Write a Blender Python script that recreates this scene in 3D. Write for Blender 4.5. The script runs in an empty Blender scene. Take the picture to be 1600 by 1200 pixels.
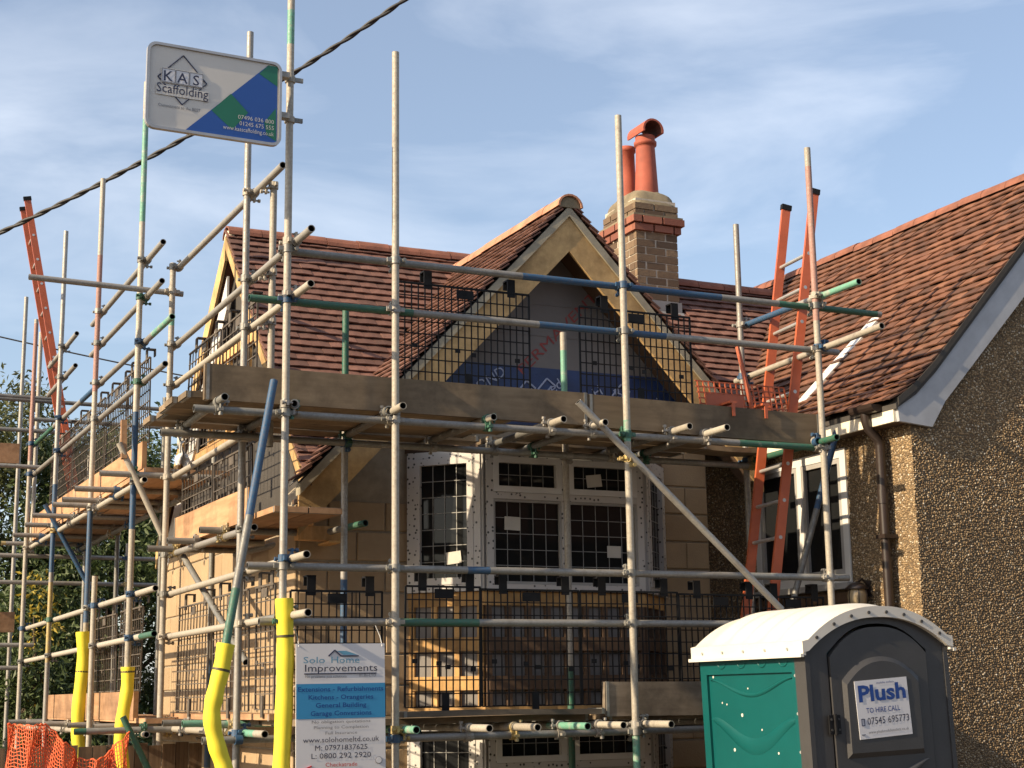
import bpy, math, random
from mathutils import Vector, Matrix, Euler
random.seed(7)
sc = bpy.context.scene
C = sc.collection
PI = math.pi
rad = math.radians
V = Vector

# ------------------------------------------------------------------ camera, sky, sun, exposure
EYE = V((0.0, 0.0, 2.2))
YAW, PITCH, ROLL, F = -0.44519793, 0.19755634, 0.01449354, 2439.42
_Rz = Matrix.Rotation(YAW, 3, 'Z'); _Rx = Matrix.Rotation(PITCH, 3, 'X'); _Ry = Matrix.Rotation(ROLL, 3, 'Y')
RC = _Rz @ _Rx @ _Ry                      # camera axes (x right, y forward, z up) -> world
cam_d = bpy.data.cameras.new('camera'); cam = bpy.data.objects.new('camera', cam_d); C.objects.link(cam)
cam_d.sensor_width = 36.0; cam_d.lens = F / 1600 * 36.0; cam_d.clip_end = 3000; cam_d.clip_start = 0.05
M3 = RC @ Matrix(((1, 0, 0), (0, 0, -1), (0, 1, 0)))   # blender camera looks along -z
cam.matrix_world = Matrix.Translation(EYE) @ M3.to_4x4()
sc.camera = cam
sc.render.resolution_x, sc.render.resolution_y = 1024, 768

SUN_EL, SUN_AZ = rad(27), rad(5.5)         # from the left, slightly in front of the facade
S = V((-math.cos(SUN_EL) * math.cos(SUN_AZ), -math.cos(SUN_EL) * math.sin(SUN_AZ), math.sin(SUN_EL)))
sun_d = bpy.data.lights.new('sun', 'SUN'); sun_d.energy = 5.0; sun_d.angle = rad(0.55); sun_d.color = (1.0, 0.80, 0.55)
sun = bpy.data.objects.new('sun', sun_d); C.objects.link(sun)
sun.rotation_euler = S.to_track_quat('Z', 'Y').to_euler(); sun.location = (-20, -5, 15)

w = bpy.data.worlds.new('World'); sc.world = w; w.use_nodes = True
nt = w.node_tree; nt.nodes.clear()
o_ = nt.nodes.new('ShaderNodeOutputWorld'); bg = nt.nodes.new('ShaderNodeBackground')
sky = nt.nodes.new('ShaderNodeTexSky'); sky.sky_type = 'NISHITA'; sky.sun_disc = False
sky.sun_elevation = SUN_EL; sky.sun_rotation = math.atan2(S.x, S.y)
sky.air_density = 1.0; sky.dust_density = 1.3; sky.ozone_density = 1.8; sky.altitude = 0
tc = nt.nodes.new('ShaderNodeTexCoord'); mp = nt.nodes.new('ShaderNodeMapping')
mp.inputs['Scale'].default_value = (1.5, 1.5, 5.0); mp.inputs['Location'].default_value = (0.35, 0.1, 0.4)
n1 = nt.nodes.new('ShaderNodeTexNoise'); n1.inputs['Scale'].default_value = 2.3; n1.inputs['Detail'].default_value = 7; n1.inputs['Roughness'].default_value = 0.55
n1.inputs['Distortion'].default_value = 0.35
cr = nt.nodes.new('ShaderNodeValToRGB'); cr.color_ramp.elements[0].position = 0.42; cr.color_ramp.elements[1].position = 0.80
cr.color_ramp.elements[0].color = (0.10, 0.10, 0.10, 1); cr.color_ramp.elements[1].color = (0.45, 0.45, 0.45, 1)
mx = nt.nodes.new('ShaderNodeMix'); mx.data_type = 'RGBA'
mx.inputs['B'].default_value = (9.0, 9.2, 9.6, 1)
L = nt.links.new
L(tc.outputs['Generated'], mp.inputs['Vector']); L(mp.outputs['Vector'], n1.inputs['Vector']); L(n1.outputs['Fac'], cr.inputs['Fac'])
L(cr.outputs['Color'], mx.inputs['Factor']); L(sky.outputs['Color'], mx.inputs['A']); L(mx.outputs['Result'], bg.inputs['Color'])
L(bg.outputs['Background'], o_.inputs['Surface'])
bg.inputs['Strength'].default_value = 0.105
sc.view_settings.view_transform = 'Standard'; sc.view_settings.look = 'None'; sc.view_settings.gamma = 1.0
sc.view_settings.exposure = 0.75

def ray(x, y): return RC @ V((x - 800, F, 600 - y)) / F
def P(x, y, ax, v):
    d = ray(x, y); i = 'XYZ'.index(ax); return EYE + d * ((v - EYE[i]) / d[i])
def PP(x, y, pt, n):
    d = ray(x, y); return EYE + d * ((pt - EYE).dot(n) / d.dot(n))
def proj(p):
    c = RC.transposed() @ (V(p) - EYE); return 800 + F * c.x / c.y, 600 - F * c.z / c.y, c.y

# ------------------------------------------------------------------ materials
MATS = {}
def nodes(name):
    m = bpy.data.materials.new(name); m.use_nodes = True; MATS[name] = m
    t = m.node_tree; return m, t, t.nodes['Principled BSDF']
def N(t, kind, **kw):
    n = t.nodes.new(kind)
    for k, v in kw.items():
        if k in n.inputs: n.inputs[k].default_value = v
        else: setattr(n, k, v)
    return n
def ramp(t, fac, stops):
    r = t.nodes.new('ShaderNodeValToRGB')
    e = r.color_ramp.elements
    while len(e) < len(stops): e.new(0.5)
    for el, (p, c) in zip(e, stops):
        el.position = p; el.color = (c[0], c[1], c[2], 1) if len(c) == 3 else c
    t.links.new(fac, r.inputs['Fac']); return r.outputs['Color']
def mixc(t, fac, a, b, mode='MIX'):
    m = t.nodes.new('ShaderNodeMix'); m.data_type = 'RGBA'; m.blend_type = mode
    for sock, v in (('Factor', fac), ('A', a), ('B', b)):
        if isinstance(v, (int, float)): m.inputs[sock].default_value = v
        elif isinstance(v, (tuple, list)): m.inputs[sock].default_value = (v[0], v[1], v[2], 1)
        else: t.links.new(v, m.inputs[sock])
    return m.outputs['Result']
def bump(t, b, h, strength=0.3, dist=0.01):
    n = t.nodes.new('ShaderNodeBump'); n.inputs['Strength'].default_value = strength; n.inputs['Distance'].default_value = dist
    t.links.new(h, n.inputs['Height']); t.links.new(n.outputs['Normal'], b.inputs['Normal'])
def posn(t, scale=(1, 1, 1)):
    g = t.nodes.new('ShaderNodeNewGeometry'); m = t.nodes.new('ShaderNodeMapping'); m.inputs['Scale'].default_value = scale
    t.links.new(g.outputs['Position'], m.inputs['Vector']); return m.outputs['Vector']
def noise(t, vec, scale, detail=4, rough=0.55):
    n = N(t, 'ShaderNodeTexNoise', Scale=scale, Detail=detail, Roughness=rough)
    t.links.new(vec, n.inputs['Vector']); return n.outputs['Fac']
def orand(t):
    """a random number for every separate piece: object random plus island random"""
    oi = t.nodes.new('ShaderNodeObjectInfo'); g = t.nodes.new('ShaderNodeNewGeometry')
    a = N(t, 'ShaderNodeMath', operation='ADD'); f = N(t, 'ShaderNodeMath', operation='FRACT')
    t.links.new(oi.outputs['Random'], a.inputs[0]); t.links.new(g.outputs['Random Per Island'], a.inputs[1])
    t.links.new(a.outputs[0], f.inputs[0]); return f.outputs[0]

def plain(name, col, rough=0.6, metal=0.0, var=0.25, scale=6, b=0.15):
    m, t, p = nodes(name)
    v = posn(t); f = noise(t, v, scale, 6)
    c = ramp(t, f, [(0.25, [x * (1 - var) for x in col]), (0.75, [min(1, x * (1 + var)) for x in col])])
    t.links.new(c, p.inputs['Base Color']); p.inputs['Roughness'].default_value = rough; p.inputs['Metallic'].default_value = metal
    if b: bump(t, p, noise(t, v, scale * 12, 3), b, 0.004)
    return m

def tube_mat(name, col, wear=(0.36, 0.34, 0.31), amount=0.5, metal=0.35, rough=0.5):
    m, t, p = nodes(name)
    v = posn(t); f = noise(t, v, 9, 8, 0.65); g = noise(t, v, 60, 4, 0.6)
    fac = ramp(t, f, [(amount, (0, 0, 0)), (amount + 0.12, (1, 1, 1))])
    c = mixc(t, fac, col, wear)
    c = mixc(t, ramp(t, g, [(0.3, (0.35,) * 3), (0.62, (0, 0, 0))]), c, (0.13, 0.08, 0.05))
    c = mixc(t, 0.18 if metal > .05 else 0.04, c, ramp(t, orand(t), [(0, (0.15, 0.13, 0.11)), (1, (0.6, 0.58, 0.52))]))
    t.links.new(c, p.inputs['Base Color']); p.inputs['Metallic'].default_value = metal
    rr = ramp(t, g, [(0.3, (rough + 0.2,) * 3), (0.7, (rough - 0.1,) * 3)]); t.links.new(rr, p.inputs['Roughness'])
    bump(t, p, g, 0.15, 0.003)
    return m
tube_mat('galv', (0.29, 0.285, 0.265), (0.22, 0.205, 0.18), 0.52)
tube_mat('cream', (0.38, 0.35, 0.285), (0.27, 0.245, 0.205), 0.55, 0.1, 0.6)
tube_mat('grey', (0.20, 0.20, 0.19), (0.14, 0.135, 0.125), 0.52)  # darker copy of galv, paints the shade on the front rails
tube_mat('dull', (0.17, 0.18, 0.17), (0.27, 0.27, 0.25), 0.52)
tube_mat('blue', (0.002, 0.060, 0.145), (0.09, 0.15, 0.19), 0.68, 0.0)
tube_mat('green', (0.006, 0.10, 0.062), (0.20, 0.27, 0.22), 0.62, 0.0)
tube_mat('paleGreen', (0.12, 0.34, 0.24), (0.32, 0.36, 0.30), 0.52, 0.0)
tube_mat('pink', (0.36, 0.20, 0.165), (0.33, 0.27, 0.23), 0.6, 0.05, 0.65)
tube_mat('brass', (0.45, 0.33, 0.10), (0.36, 0.31, 0.2), 0.5, 0.3)
plain('bore', (0.012, 0.012, 0.012), 0.9, 0, 0.2, 8, 0)
plain('black_plastic', (0.009, 0.009, 0.010), 0.6, 0, 0.3, 20)
MATS['black_plastic'].node_tree.nodes['Principled BSDF'].inputs['Specular IOR Level'].default_value = 0.2
plain('dusty_mesh', (0.085, 0.07, 0.055), 0.7, 0, 0.5, 14)
plain('orange_fibre', (0.43, 0.098, 0.038), 0.45, 0, 0.15, 9)
plain('alu', (0.50, 0.50, 0.48), 0.4, 0.6, 0.15, 15)
plain('yellow_foam', (0.72, 0.61, 0.035), 0.75, 0, 0.10, 7, 0.25)
plain('tape', (0.06, 0.05, 0.02), 0.6)
plain('orange_net', (0.72, 0.13, 0.04), 0.6, 0, 0.12, 9)
plain('white_pvc', (0.62, 0.61, 0.58), 0.35, 0, 0.06, 5, 0.03)
plain('grey_pvc', (0.34, 0.33, 0.31), 0.45, 0, 0.12, 5, 0.03)
plain('cream_paint', (0.72, 0.66, 0.52), 0.5, 0, 0.10, 5, 0.05)
plain('barge_grey', (0.36, 0.37, 0.39), 0.55, 0, 0.14, 6, 0.08)
plain('brown_pipe', (0.030, 0.021, 0.017), 0.35, 0, 0.2, 9, 0.05)
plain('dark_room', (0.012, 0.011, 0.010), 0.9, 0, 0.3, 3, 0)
plain('paper', (0.55, 0.53, 0.47), 0.7, 0, 0.06, 9, 0.05)
plain('lead', (0.26, 0.26, 0.25), 0.5, 0.2, 0.2, 20, 0)
plain('membrane', (0.17, 0.16, 0.15), 0.7, 0, 0.14, 2.5, 0.3)
plain('blue_foil', (0.014, 0.038, 0.125), 0.4, 0, 0.35, 5, 0.5)
plain('foil_print', (0.34, 0.40, 0.55), 0.6, 0, 0.05, 5, 0)
plain('red_print', (0.26, 0.055, 0.05), 0.7, 0, 0.2, 15, 0)
plain('mortar', (0.46, 0.41, 0.33), 0.95, 0, 0.2, 14, 0.4)
plain('wall_mortar', (0.30, 0.25, 0.18), 0.95, 0, 0.2, 14, 0.4)
plain('felt', (0.05, 0.045, 0.04), 0.9, 0, 0.2, 5, 0.2)
plain('white_roof', (0.62, 0.59, 0.52), 0.55, 0, 0.05, 6, 0.05)
plain('loo_green', (0.0, 0.075, 0.073), 0.42, 0, 0.10, 3, 0.06)
plain('loo_grey', (0.047, 0.046, 0.046), 0.5, 0, 0.15, 4, 0.12)
plain('rivet', (0.40, 0.42, 0.40), 0.5, 0.4, 0.1, 4, 0)
plain('sheet_white', (0.62, 0.60, 0.55), 0.6, 0, 0.1, 9, 0.3)
plain('sign_white', (0.60, 0.57, 0.52), 0.5, 0, 0.04, 4, 0)
plain('sign_pale', (0.62, 0.62, 0.64), 0.5, 0, 0.03, 4, 0)
plain('sign_blue', (0.015, 0.08, 0.32), 0.45, 0, 0.06, 4, 0)
plain('sign_green', (0.012, 0.15, 0.085), 0.45, 0, 0.06, 4, 0)
plain('sign_cyan', (0.035, 0.235, 0.46), 0.5, 0, 0.04, 4, 0)
plain('ink_navy', (0.02, 0.028, 0.07), 0.6, 0, 0.1, 4, 0)
plain('ink_grey', (0.16, 0.17, 0.20), 0.6, 0, 0.1, 4, 0)
plain('ink_teal', (0.10, 0.27, 0.40), 0.6, 0, 0.1, 4, 0)
plain('ink_red', (0.45, 0.03, 0.04), 0.6, 0, 0.1, 4, 0)
plain('ink_blue', (0.008, 0.05, 0.24), 0.5, 0, 0.06, 4, 0)
plain('frame_metal', (0.42, 0.41, 0.40), 0.4, 0.5, 0.1, 8, 0.05)
plain('terracotta', (0.33, 0.080, 0.046), 0.75, 0, 0.30, 5, 0.3)
plain('clay_shade', (0.09, 0.03, 0.02), 0.8, 0, 0.3, 6, 0.2)
plain('ridge_clay', (0.21, 0.082, 0.050), 0.85, 0, 0.40, 7, 0.5)
plain('ridge_pale', (0.42, 0.20, 0.12), 0.85, 0, 0.35, 7, 0.5)
plain('undercloak', (0.30, 0.27, 0.20), 0.9, 0, 0.25, 8, 0.3)
plain('flaunch', (0.19, 0.155, 0.098), 0.9, 0, 0.45, 6, 0.6)
plain('lead_sheet', (0.20, 0.20, 0.20), 0.6, 0.1, 0.2, 6, 0.2)
plain('cable_black', (0.02, 0.02, 0.021), 0.6, 0, 0.2, 9, 0.2)
plain('bark', (0.10, 0.075, 0.05), 0.9, 0, 0.4, 8, 0.6)
plain('ground_soil', (0.12, 0.095, 0.07), 0.95, 0, 0.35, 0.8, 0.5)
plain('asphalt', (0.05, 0.05, 0.052), 0.9, 0, 0.2, 3, 0.5)
plain('kerb_stone', (0.28, 0.27, 0.25), 0.9, 0, 0.2, 6, 0.3)
plain('brown_wood', (0.10, 0.060, 0.035), 0.8, 0, 0.3, 6, 0.3)
plain('lantern_glass', (0.32, 0.25, 0.15), 0.2, 0, 0.2, 8, 0)

def wood(name, a, b_, sc3):
    m, t, p = nodes(name)
    v = posn(t, sc3); f = noise(t, v, 4.0, 8, 0.6); k = noise(t, posn(t, [max(.35, x / 14) * 1.6 for x in sc3]), 5.0, 6, 0.65)
    c = ramp(t, f, [(0.30, a), (0.70, b_)])
    c = mixc(t, ramp(t, k, [(0.45, (0, 0, 0)), (0.66, (0.75,) * 3)]), c, [x * 0.5 for x in a])
    hs = N(t, 'ShaderNodeHueSaturation'); t.links.new(c, hs.inputs['Color'])
    r = N(t, 'ShaderNodeMapRange'); r.inputs['To Min'].default_value = 0.72; r.inputs['To Max'].default_value = 1.25
    t.links.new(orand(t), r.inputs['Value']); t.links.new(r.outputs['Result'], hs.inputs['Value'])
    t.links.new(hs.outputs['Color'], p.inputs['Base Color']); p.inputs['Roughness'].default_value = 0.85
    bump(t, p, f, 0.35, 0.004); return m
wood('board_x_shade', (0.16, 0.115, 0.068), (0.25, 0.185, 0.115), (0.6, 5, 5))  # weathered boards, darkened for the shaded front and deck undersides
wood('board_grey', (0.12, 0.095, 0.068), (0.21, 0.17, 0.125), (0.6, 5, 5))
wood('board_y_lit', (0.34, 0.185, 0.090), (0.50, 0.295, 0.160), (5, 0.6, 5))  # same boards in a brighter orange that paints in the sunlight
wood('new_wood', (0.52, 0.29, 0.11), (0.70, 0.43, 0.19), (9, 9, 1.0))
wood('barge_wood', (0.42, 0.27, 0.115), (0.56, 0.38, 0.17), (5, 9, 5))
wood('fence_wood', (0.10, 0.065, 0.04), (0.20, 0.135, 0.085), (14, 14, 0.7))
wood('ply', (0.42, 0.24, 0.085), (0.62, 0.38, 0.15), (5, 5, 1.5))

def tile_mat(name, lo, mid, hi, moss):
    m, t, p = nodes(name)
    v = posn(t); r = orand(t)
    c = ramp(t, r, [(0.0, [x * .75 for x in lo]), (0.22, lo), (0.5, mid), (0.8, mid), (1.0, hi)])
    c = mixc(t, ramp(t, noise(t, v, 24, 6, 0.7), [(0.35, (0.55,) * 3), (0.65, (0,) * 3)]), c, [x * 0.5 for x in mid])
    c = mixc(t, ramp(t, noise(t, v, 2.2, 6, 0.7), [(0.50, (0,) * 3), (0.72, (moss,) * 3)]), c, (0.045, 0.035, 0.026))
    t.links.new(c, p.inputs['Base Color']); p.inputs['Roughness'].default_value = 0.85
    bump(t, p, noise(t, v, 70, 4), 0.4, 0.004); return m
tile_mat('tile_new', (0.135, 0.064, 0.046), (0.180, 0.084, 0.060), (0.235, 0.115, 0.084), 0.35)
tile_mat('tile_old', (0.100, 0.044, 0.026), (0.185, 0.078, 0.042), (0.245, 0.112, 0.062), 0.85)

m, t, p = nodes('brick_yellow')
v = posn(t); c = ramp(t, orand(t), [(0.0, (0.09, 0.057, 0.034)), (0.5, (0.155, 0.103, 0.06)), (1.0, (0.235, 0.165, 0.098))])
c = mixc(t, ramp(t, noise(t, v, 30, 5, 0.7), [(0.35, (0.6,) * 3), (0.65, (0,) * 3)]), c, (0.09, 0.06, 0.04))
t.links.new(c, p.inputs['Base Color']); p.inputs['Roughness'].default_value = 0.9; bump(t, p, noise(t, v, 60, 4), 0.5, 0.006)
m, t, p = nodes('brick_red')
v = posn(t); c = ramp(t, orand(t), [(0.0, (0.17, 0.06, 0.04)), (1.0, (0.33, 0.13, 0.08))])
t.links.new(c, p.inputs['Base Color']); p.inputs['Roughness'].default_value = 0.9; bump(t, p, noise(t, v, 60, 4), 0.5, 0.006)
m, t, p = nodes('block')
v = posn(t); c = ramp(t, orand(t), [(0.0, (0.33, 0.235, 0.135)), (1.0, (0.43, 0.315, 0.19))])
c = mixc(t, ramp(t, noise(t, v, 5, 5, 0.7), [(0.4, (0.35,) * 3), (0.7, (0,) * 3)]), c, (0.22, 0.16, 0.10))
t.links.new(c, p.inputs['Base Color']); p.inputs['Roughness'].default_value = 0.95; bump(t, p, noise(t, v, 90, 4), 0.5, 0.005)

plain('pebbledash', (0.125, 0.092, 0.055), 0.95, 0, 0.3, 30, 0.5)

m, t, p = nodes('pebble')
c = ramp(t, orand(t), [(0.0, (0.11, 0.066, 0.031)), (0.35, (0.25, 0.162, 0.075)), (0.75, (0.37, 0.255, 0.13)), (0.94, (0.50, 0.39, 0.24)), (1.0, (0.68, 0.62, 0.50))])
c = mixc(t, ramp(t, noise(t, posn(t), 1.3, 5), [(0.35, (0.35,) * 3), (0.65, (0,) * 3)]), c, (0.12, 0.085, 0.05))
t.links.new(c, p.inputs['Base Color']); p.inputs['Roughness'].default_value = 0.6
m, t, p = nodes('glass')
p.inputs['Base Color'].default_value = (0.012, 0.013, 0.014, 1); p.inputs['Roughness'].default_value = 0.04; p.inputs['IOR'].default_value = 1.45; p.inputs['Specular IOR Level'].default_value = 0.22
bump(t, p, noise(t, posn(t), 1.5, 2), 0.03, 0.05)

m, t, p = nodes('film')          # white protective film with a dotted print
v = posn(t); vo = N(t, 'ShaderNodeTexVoronoi', Scale=26.0, Randomness=0.75); t.links.new(v, vo.inputs['Vector'])
d = ramp(t, vo.outputs['Distance'], [(0.20, (1,) * 3), (0.27, (0,) * 3)])
c = mixc(t, d, (0.52, 0.50, 0.47), (0.05, 0.05, 0.05)); t.links.new(c, p.inputs['Base Color']); p.inputs['Roughness'].default_value = 0.45

def leaf_mat(name, a, b_):
    m, t, p = nodes(name)
    c = ramp(t, orand(t), [(0.0, a), (0.75, b_), (1.0, [x * 1.35 for x in b_])])
    t.links.new(c, p.inputs['Base Color']); p.inputs['Roughness'].default_value = 0.55
    p.inputs['Transmission Weight'].default_value = 0.0
    tr = N(t, 'ShaderNodeBsdfTranslucent'); t.links.new(c, tr.inputs['Color']); ms = N(t, 'ShaderNodeMixShader', Fac=0.3)
    out = t.nodes['Material Output']; t.links.new(p.outputs['BSDF'], ms.inputs[1]); t.links.new(tr.outputs['BSDF'], ms.inputs[2]); t.links.new(ms.outputs[0], out.inputs['Surface'])
leaf_mat('leaf_dark', (0.035, 0.060, 0.018), (0.090, 0.125, 0.040))
leaf_mat('leaf_olive', (0.050, 0.060, 0.020), (0.115, 0.125, 0.045))
leaf_mat('leaf_yellow', (0.24, 0.18, 0.02), (0.42, 0.32, 0.04))

# ------------------------------------------------------------------ mesh building
class MB:
    def __init__(s): s.v = []; s.f = []; s.m = []; s.s = []; s.mats = []
    def mi(s, k):
        if k not in s.mats: s.mats.append(k)
        return s.mats.index(k)
    def face(s, pts, k, smooth=False):
        b = len(s.v); s.v += [V(q) for q in pts]; s.f.append(tuple(range(b, b + len(pts)))); s.m.append(s.mi(k)); s.s.append(smooth)
    def idx(s, verts, faces, k, smooth=False):
        b = len(s.v); s.v += [V(q) for q in verts]; i = s.mi(k)
        for f in faces: s.f.append(tuple(b + j for j in f)); s.m.append(i); s.s.append(smooth)
    def hexa(s, q, k):           # 8 corners: bottom ring 0-3, top ring 4-7
        s.idx(q, [(3, 2, 1, 0), (4, 5, 6, 7), (0, 1, 5, 4), (1, 2, 6, 5), (2, 3, 7, 6), (3, 0, 4, 7)], k)
    def bx(s, x0, x1, y0, y1, z0, z1, k):
        s.hexa([(x0, y0, z0), (x1, y0, z0), (x1, y1, z0), (x0, y1, z0), (x0, y0, z1), (x1, y0, z1), (x1, y1, z1), (x0, y1, z1)], k)
    def ob(s, c, a, b, d, k):    # centre and three half-vectors
        c, a, b, d = V(c), V(a), V(b), V(d)
        s.hexa([c - a - b - d, c + a - b - d, c + a + b - d, c - a + b - d, c - a - b + d, c + a - b + d, c + a + b + d, c - a + b + d], k)
    def bar(s, p, q, r, k, up=(0, 0, 1)):   # square bar between two points
        p, q = V(p), V(q); d = q - p; l = d.length; d = d / l
        u = V(up); a = d.cross(u)
        if a.length < 1e-4: a = d.cross(V((1, 0, 0)))
        a.normalize(); b = d.cross(a)
        s.ob((p + q) / 2, d * l / 2, a * r, b * r, k)
    def plank(s, p, q, hw, ht, wdir, k):     # plank from p to q, half width along wdir
        p, q = V(p), V(q); d = (q - p); a = V(wdir).normalized(); n = d.cross(a).normalized()
        s.ob((p + q) / 2, d / 2, a * hw, n * ht, k)
    def prism(s, poly, ext, k):
        e = V(ext); n = len(poly); a = [V(q) for q in poly]; b = [q + e for q in a]
        s.face(a[::-1], k); s.face(b, k)
        for i in range(n):
            j = (i + 1) % n; s.face([a[i], a[j], b[j], b[i]], k)
    def cyl(s, p, q, r, k, n=12, r2=None, caps=True):
        p, q = V(p), V(q); r2 = r if r2 is None else r2
        d = (q - p).normalized(); u = d.orthogonal().normalized(); w_ = d.cross(u)
        A = [p + (u * math.cos(2 * PI * i / n) + w_ * math.sin(2 * PI * i / n)) * r for i in range(n)]
        B = [q + (u * math.cos(2 * PI * i / n) + w_ * math.sin(2 * PI * i / n)) * r2 for i in range(n)]
        s.idx(A + B, [(i, (i + 1) % n, n + (i + 1) % n, n + i) for i in range(n)], k, True)
        if caps: s.face(A[::-1], k); s.face(B, k)
    def sweep(s, pts, r, k, n=8, caps=True):
        pts = [V(q) for q in pts]; rings = []
        for i, q in enumerate(pts):
            d = (pts[min(i + 1, len(pts) - 1)] - pts[max(i - 1, 0)]).normalized()
            u = d.cross(V((0.31, 0.17, 0.93)));
            if u.length < 1e-3: u = d.orthogonal()
            u.normalize(); w_ = d.cross(u); rr = r[i] if isinstance(r, (list, tuple)) else r
            rings.append([q + (u * math.cos(2 * PI * j / n) + w_ * math.sin(2 * PI * j / n)) * rr for j in range(n)])
        fs = []
        for i in range(len(rings) - 1):
            for j in range(n): fs.append((i * n + j, i * n + (j + 1) % n, (i + 1) * n + (j + 1) % n, (i + 1) * n + j))
        s.idx([x for r_ in rings for x in r_], fs, k, True)
        if caps: s.face(rings[0][::-1], k); s.face(rings[-1], k)
    def lathe(s, c, prof, k, n=20):
        c = V(c); vs = []
        for (r, z) in prof: vs += [c + V((r * math.cos(2 * PI * j / n), r * math.sin(2 * PI * j / n), z)) for j in range(n)]
        fs = [(i * n + j, i * n + (j + 1) % n, (i + 1) * n + (j + 1) % n, (i + 1) * n + j) for i in range(len(prof) - 1) for j in range(n)]
        s.idx(vs, fs, k, True)
        if prof[-1][0] > 1e-4: s.face(vs[-n:], k)
        if prof[0][0] > 1e-4: s.face(vs[:n][::-1], k)

WO = {}
def wo(o): return WO.get(o.name, V((0, 0, 0)))
def mesh_of(mb, org, name):
    me = bpy.data.meshes.new(name)
    me.from_pydata([tuple(q - org) for q in mb.v], [], mb.f)
    for k in mb.mats: me.materials.append(MATS[k])
    me.polygons.foreach_set('material_index', mb.m); me.polygons.foreach_set('use_smooth', mb.s)
    me.validate(); me.update(); return me
def part(name, mb, parent=None, org=None, kind=None, label=None):
    if org is None:
        lo = V([min(q[i] for q in mb.v) for i in range(3)]); hi = V([max(q[i] for q in mb.v) for i in range(3)]); org = (lo + hi) / 2
    o = bpy.data.objects.new(name, mesh_of(mb, V(org), name)); C.objects.link(o); WO[o.name] = V(org)
    o.location = V(org) - (wo(parent) if parent else V((0, 0, 0)))
    if parent: o.parent = parent
    if kind: o['kind'] = kind
    if label: o['label'] = label
    return o
def place(name, me, loc, parent=None, rot=None):     # an object sharing mesh data, loc in world
    o = bpy.data.objects.new(name, me); C.objects.link(o); WO[o.name] = V(loc)
    o.location = V(loc) - (wo(parent) if parent else V((0, 0, 0)))
    if rot is not None: o.rotation_euler = rot.to_euler() if hasattr(rot, 'to_euler') else rot
    if parent: o.parent = parent
    return o
def tag(o, label, cat, group=None):
    o['label'] = label; o['category'] = cat
    if group: o['group'] = group
    return o
def thing(name, label, cat, loc, group=None, zero=False):
    o = bpy.data.objects.new(name, None); C.objects.link(o); o.empty_display_size = 0.2
    o.location = loc; WO[o.name] = V((0, 0, 0)) if zero else V(loc); return tag(o, label, cat, group)
def struct(name, mb):
    o = part(name, mb, None, (0, 0, 0), 'structure'); return o
def frame4(c, r, u, n):
    return Matrix(((r.x, u.x, n.x, c.x), (r.y, u.y, n.y, c.y), (r.z, u.z, n.z, c.z), (0, 0, 0, 1)))
def text(name, body, c, r, u, h, k, parent, width=None, align='CENTER', off=0.0, shear=0.0, depth=0.0012):
    """flat lettering as real thin geometry on a plane: centre of the baseline c, right r, up u, cap height h"""
    cu = bpy.data.curves.new('lettering', 'FONT'); cu.body = body; cu.size = 1.0; cu.align_x = align; cu.offset = off; cu.shear = shear
    cu.extrude = 0.0; cu.resolution_u = 2
    t_ = bpy.data.objects.new('lettering_curve', cu); C.objects.link(t_)
    dg = bpy.context.evaluated_depsgraph_get(); me0 = bpy.data.meshes.new_from_object(t_.evaluated_get(dg))
    vs = [q.co.copy() for q in me0.vertices]; fs = [tuple(q.vertices) for q in me0.polygons]
    bpy.data.objects.remove(t_); bpy.data.curves.remove(cu); bpy.data.meshes.remove(me0)
    if not vs: return None
    xs = [q.x for q in vs]; wd = max(xs) - min(xs); sy = h / 0.69; sx = (width / wd) if width else sy
    r, u, c = V(r), V(u), V(c); n = r.cross(u).normalized()
    mid = (max(xs) + min(xs)) / 2 if align == 'CENTER' else 0.0
    mb = MB(); mb.idx([c + r * (q.x - mid) * sx + u * q.y * sy + n * depth for q in vs], fs, k)
    return part(name, mb, parent)

# ------------------------------------------------------------------ ground, road
mb = MB()
xs = [-150, -60, -25, -12, -6, -3, 0, 2, 4, 6, 8, 10, 14, 25, 60, 150]
ys = [-150, -60, -20, -8, -3, 0, 2, 4, 5.5, 6.5, 7.2, 8.9, 10, 14, 25, 60, 200]
def gz(x, y):
    s_ = max(0.0, min(1.0, (9.0 - y) / 1.4)); return 0.32 * s_ * s_ * (3 - 2 * s_) + 0.02
vs = [(x, y, gz(x, y)) for y in ys for x in xs]; nx = len(xs)
mb.idx(vs, [(j * nx + i, j * nx + i + 1, (j + 1) * nx + i + 1, (j + 1) * nx + i) for j in range(len(ys) - 1) for i in range(nx - 1)], 'ground_soil', True)
struct('ground', mb)
mb = MB(); mb.bx(-150, 150, -5.5, 2.6, 0.22, 0.352, 'asphalt'); struct('road', mb)
mb = MB()
for i in range(-20, 30): mb.bx(i * 0.92, i * 0.92 + 0.91, 2.61, 2.74, 0.2, 0.46, 'kerb_stone')
struct('kerb', mb)
mb = MB(); mb.bx(-150, 150, 2.75, 4.6, 0.2, 0.448, 'asphalt'); struct('pavement', mb)

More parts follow.
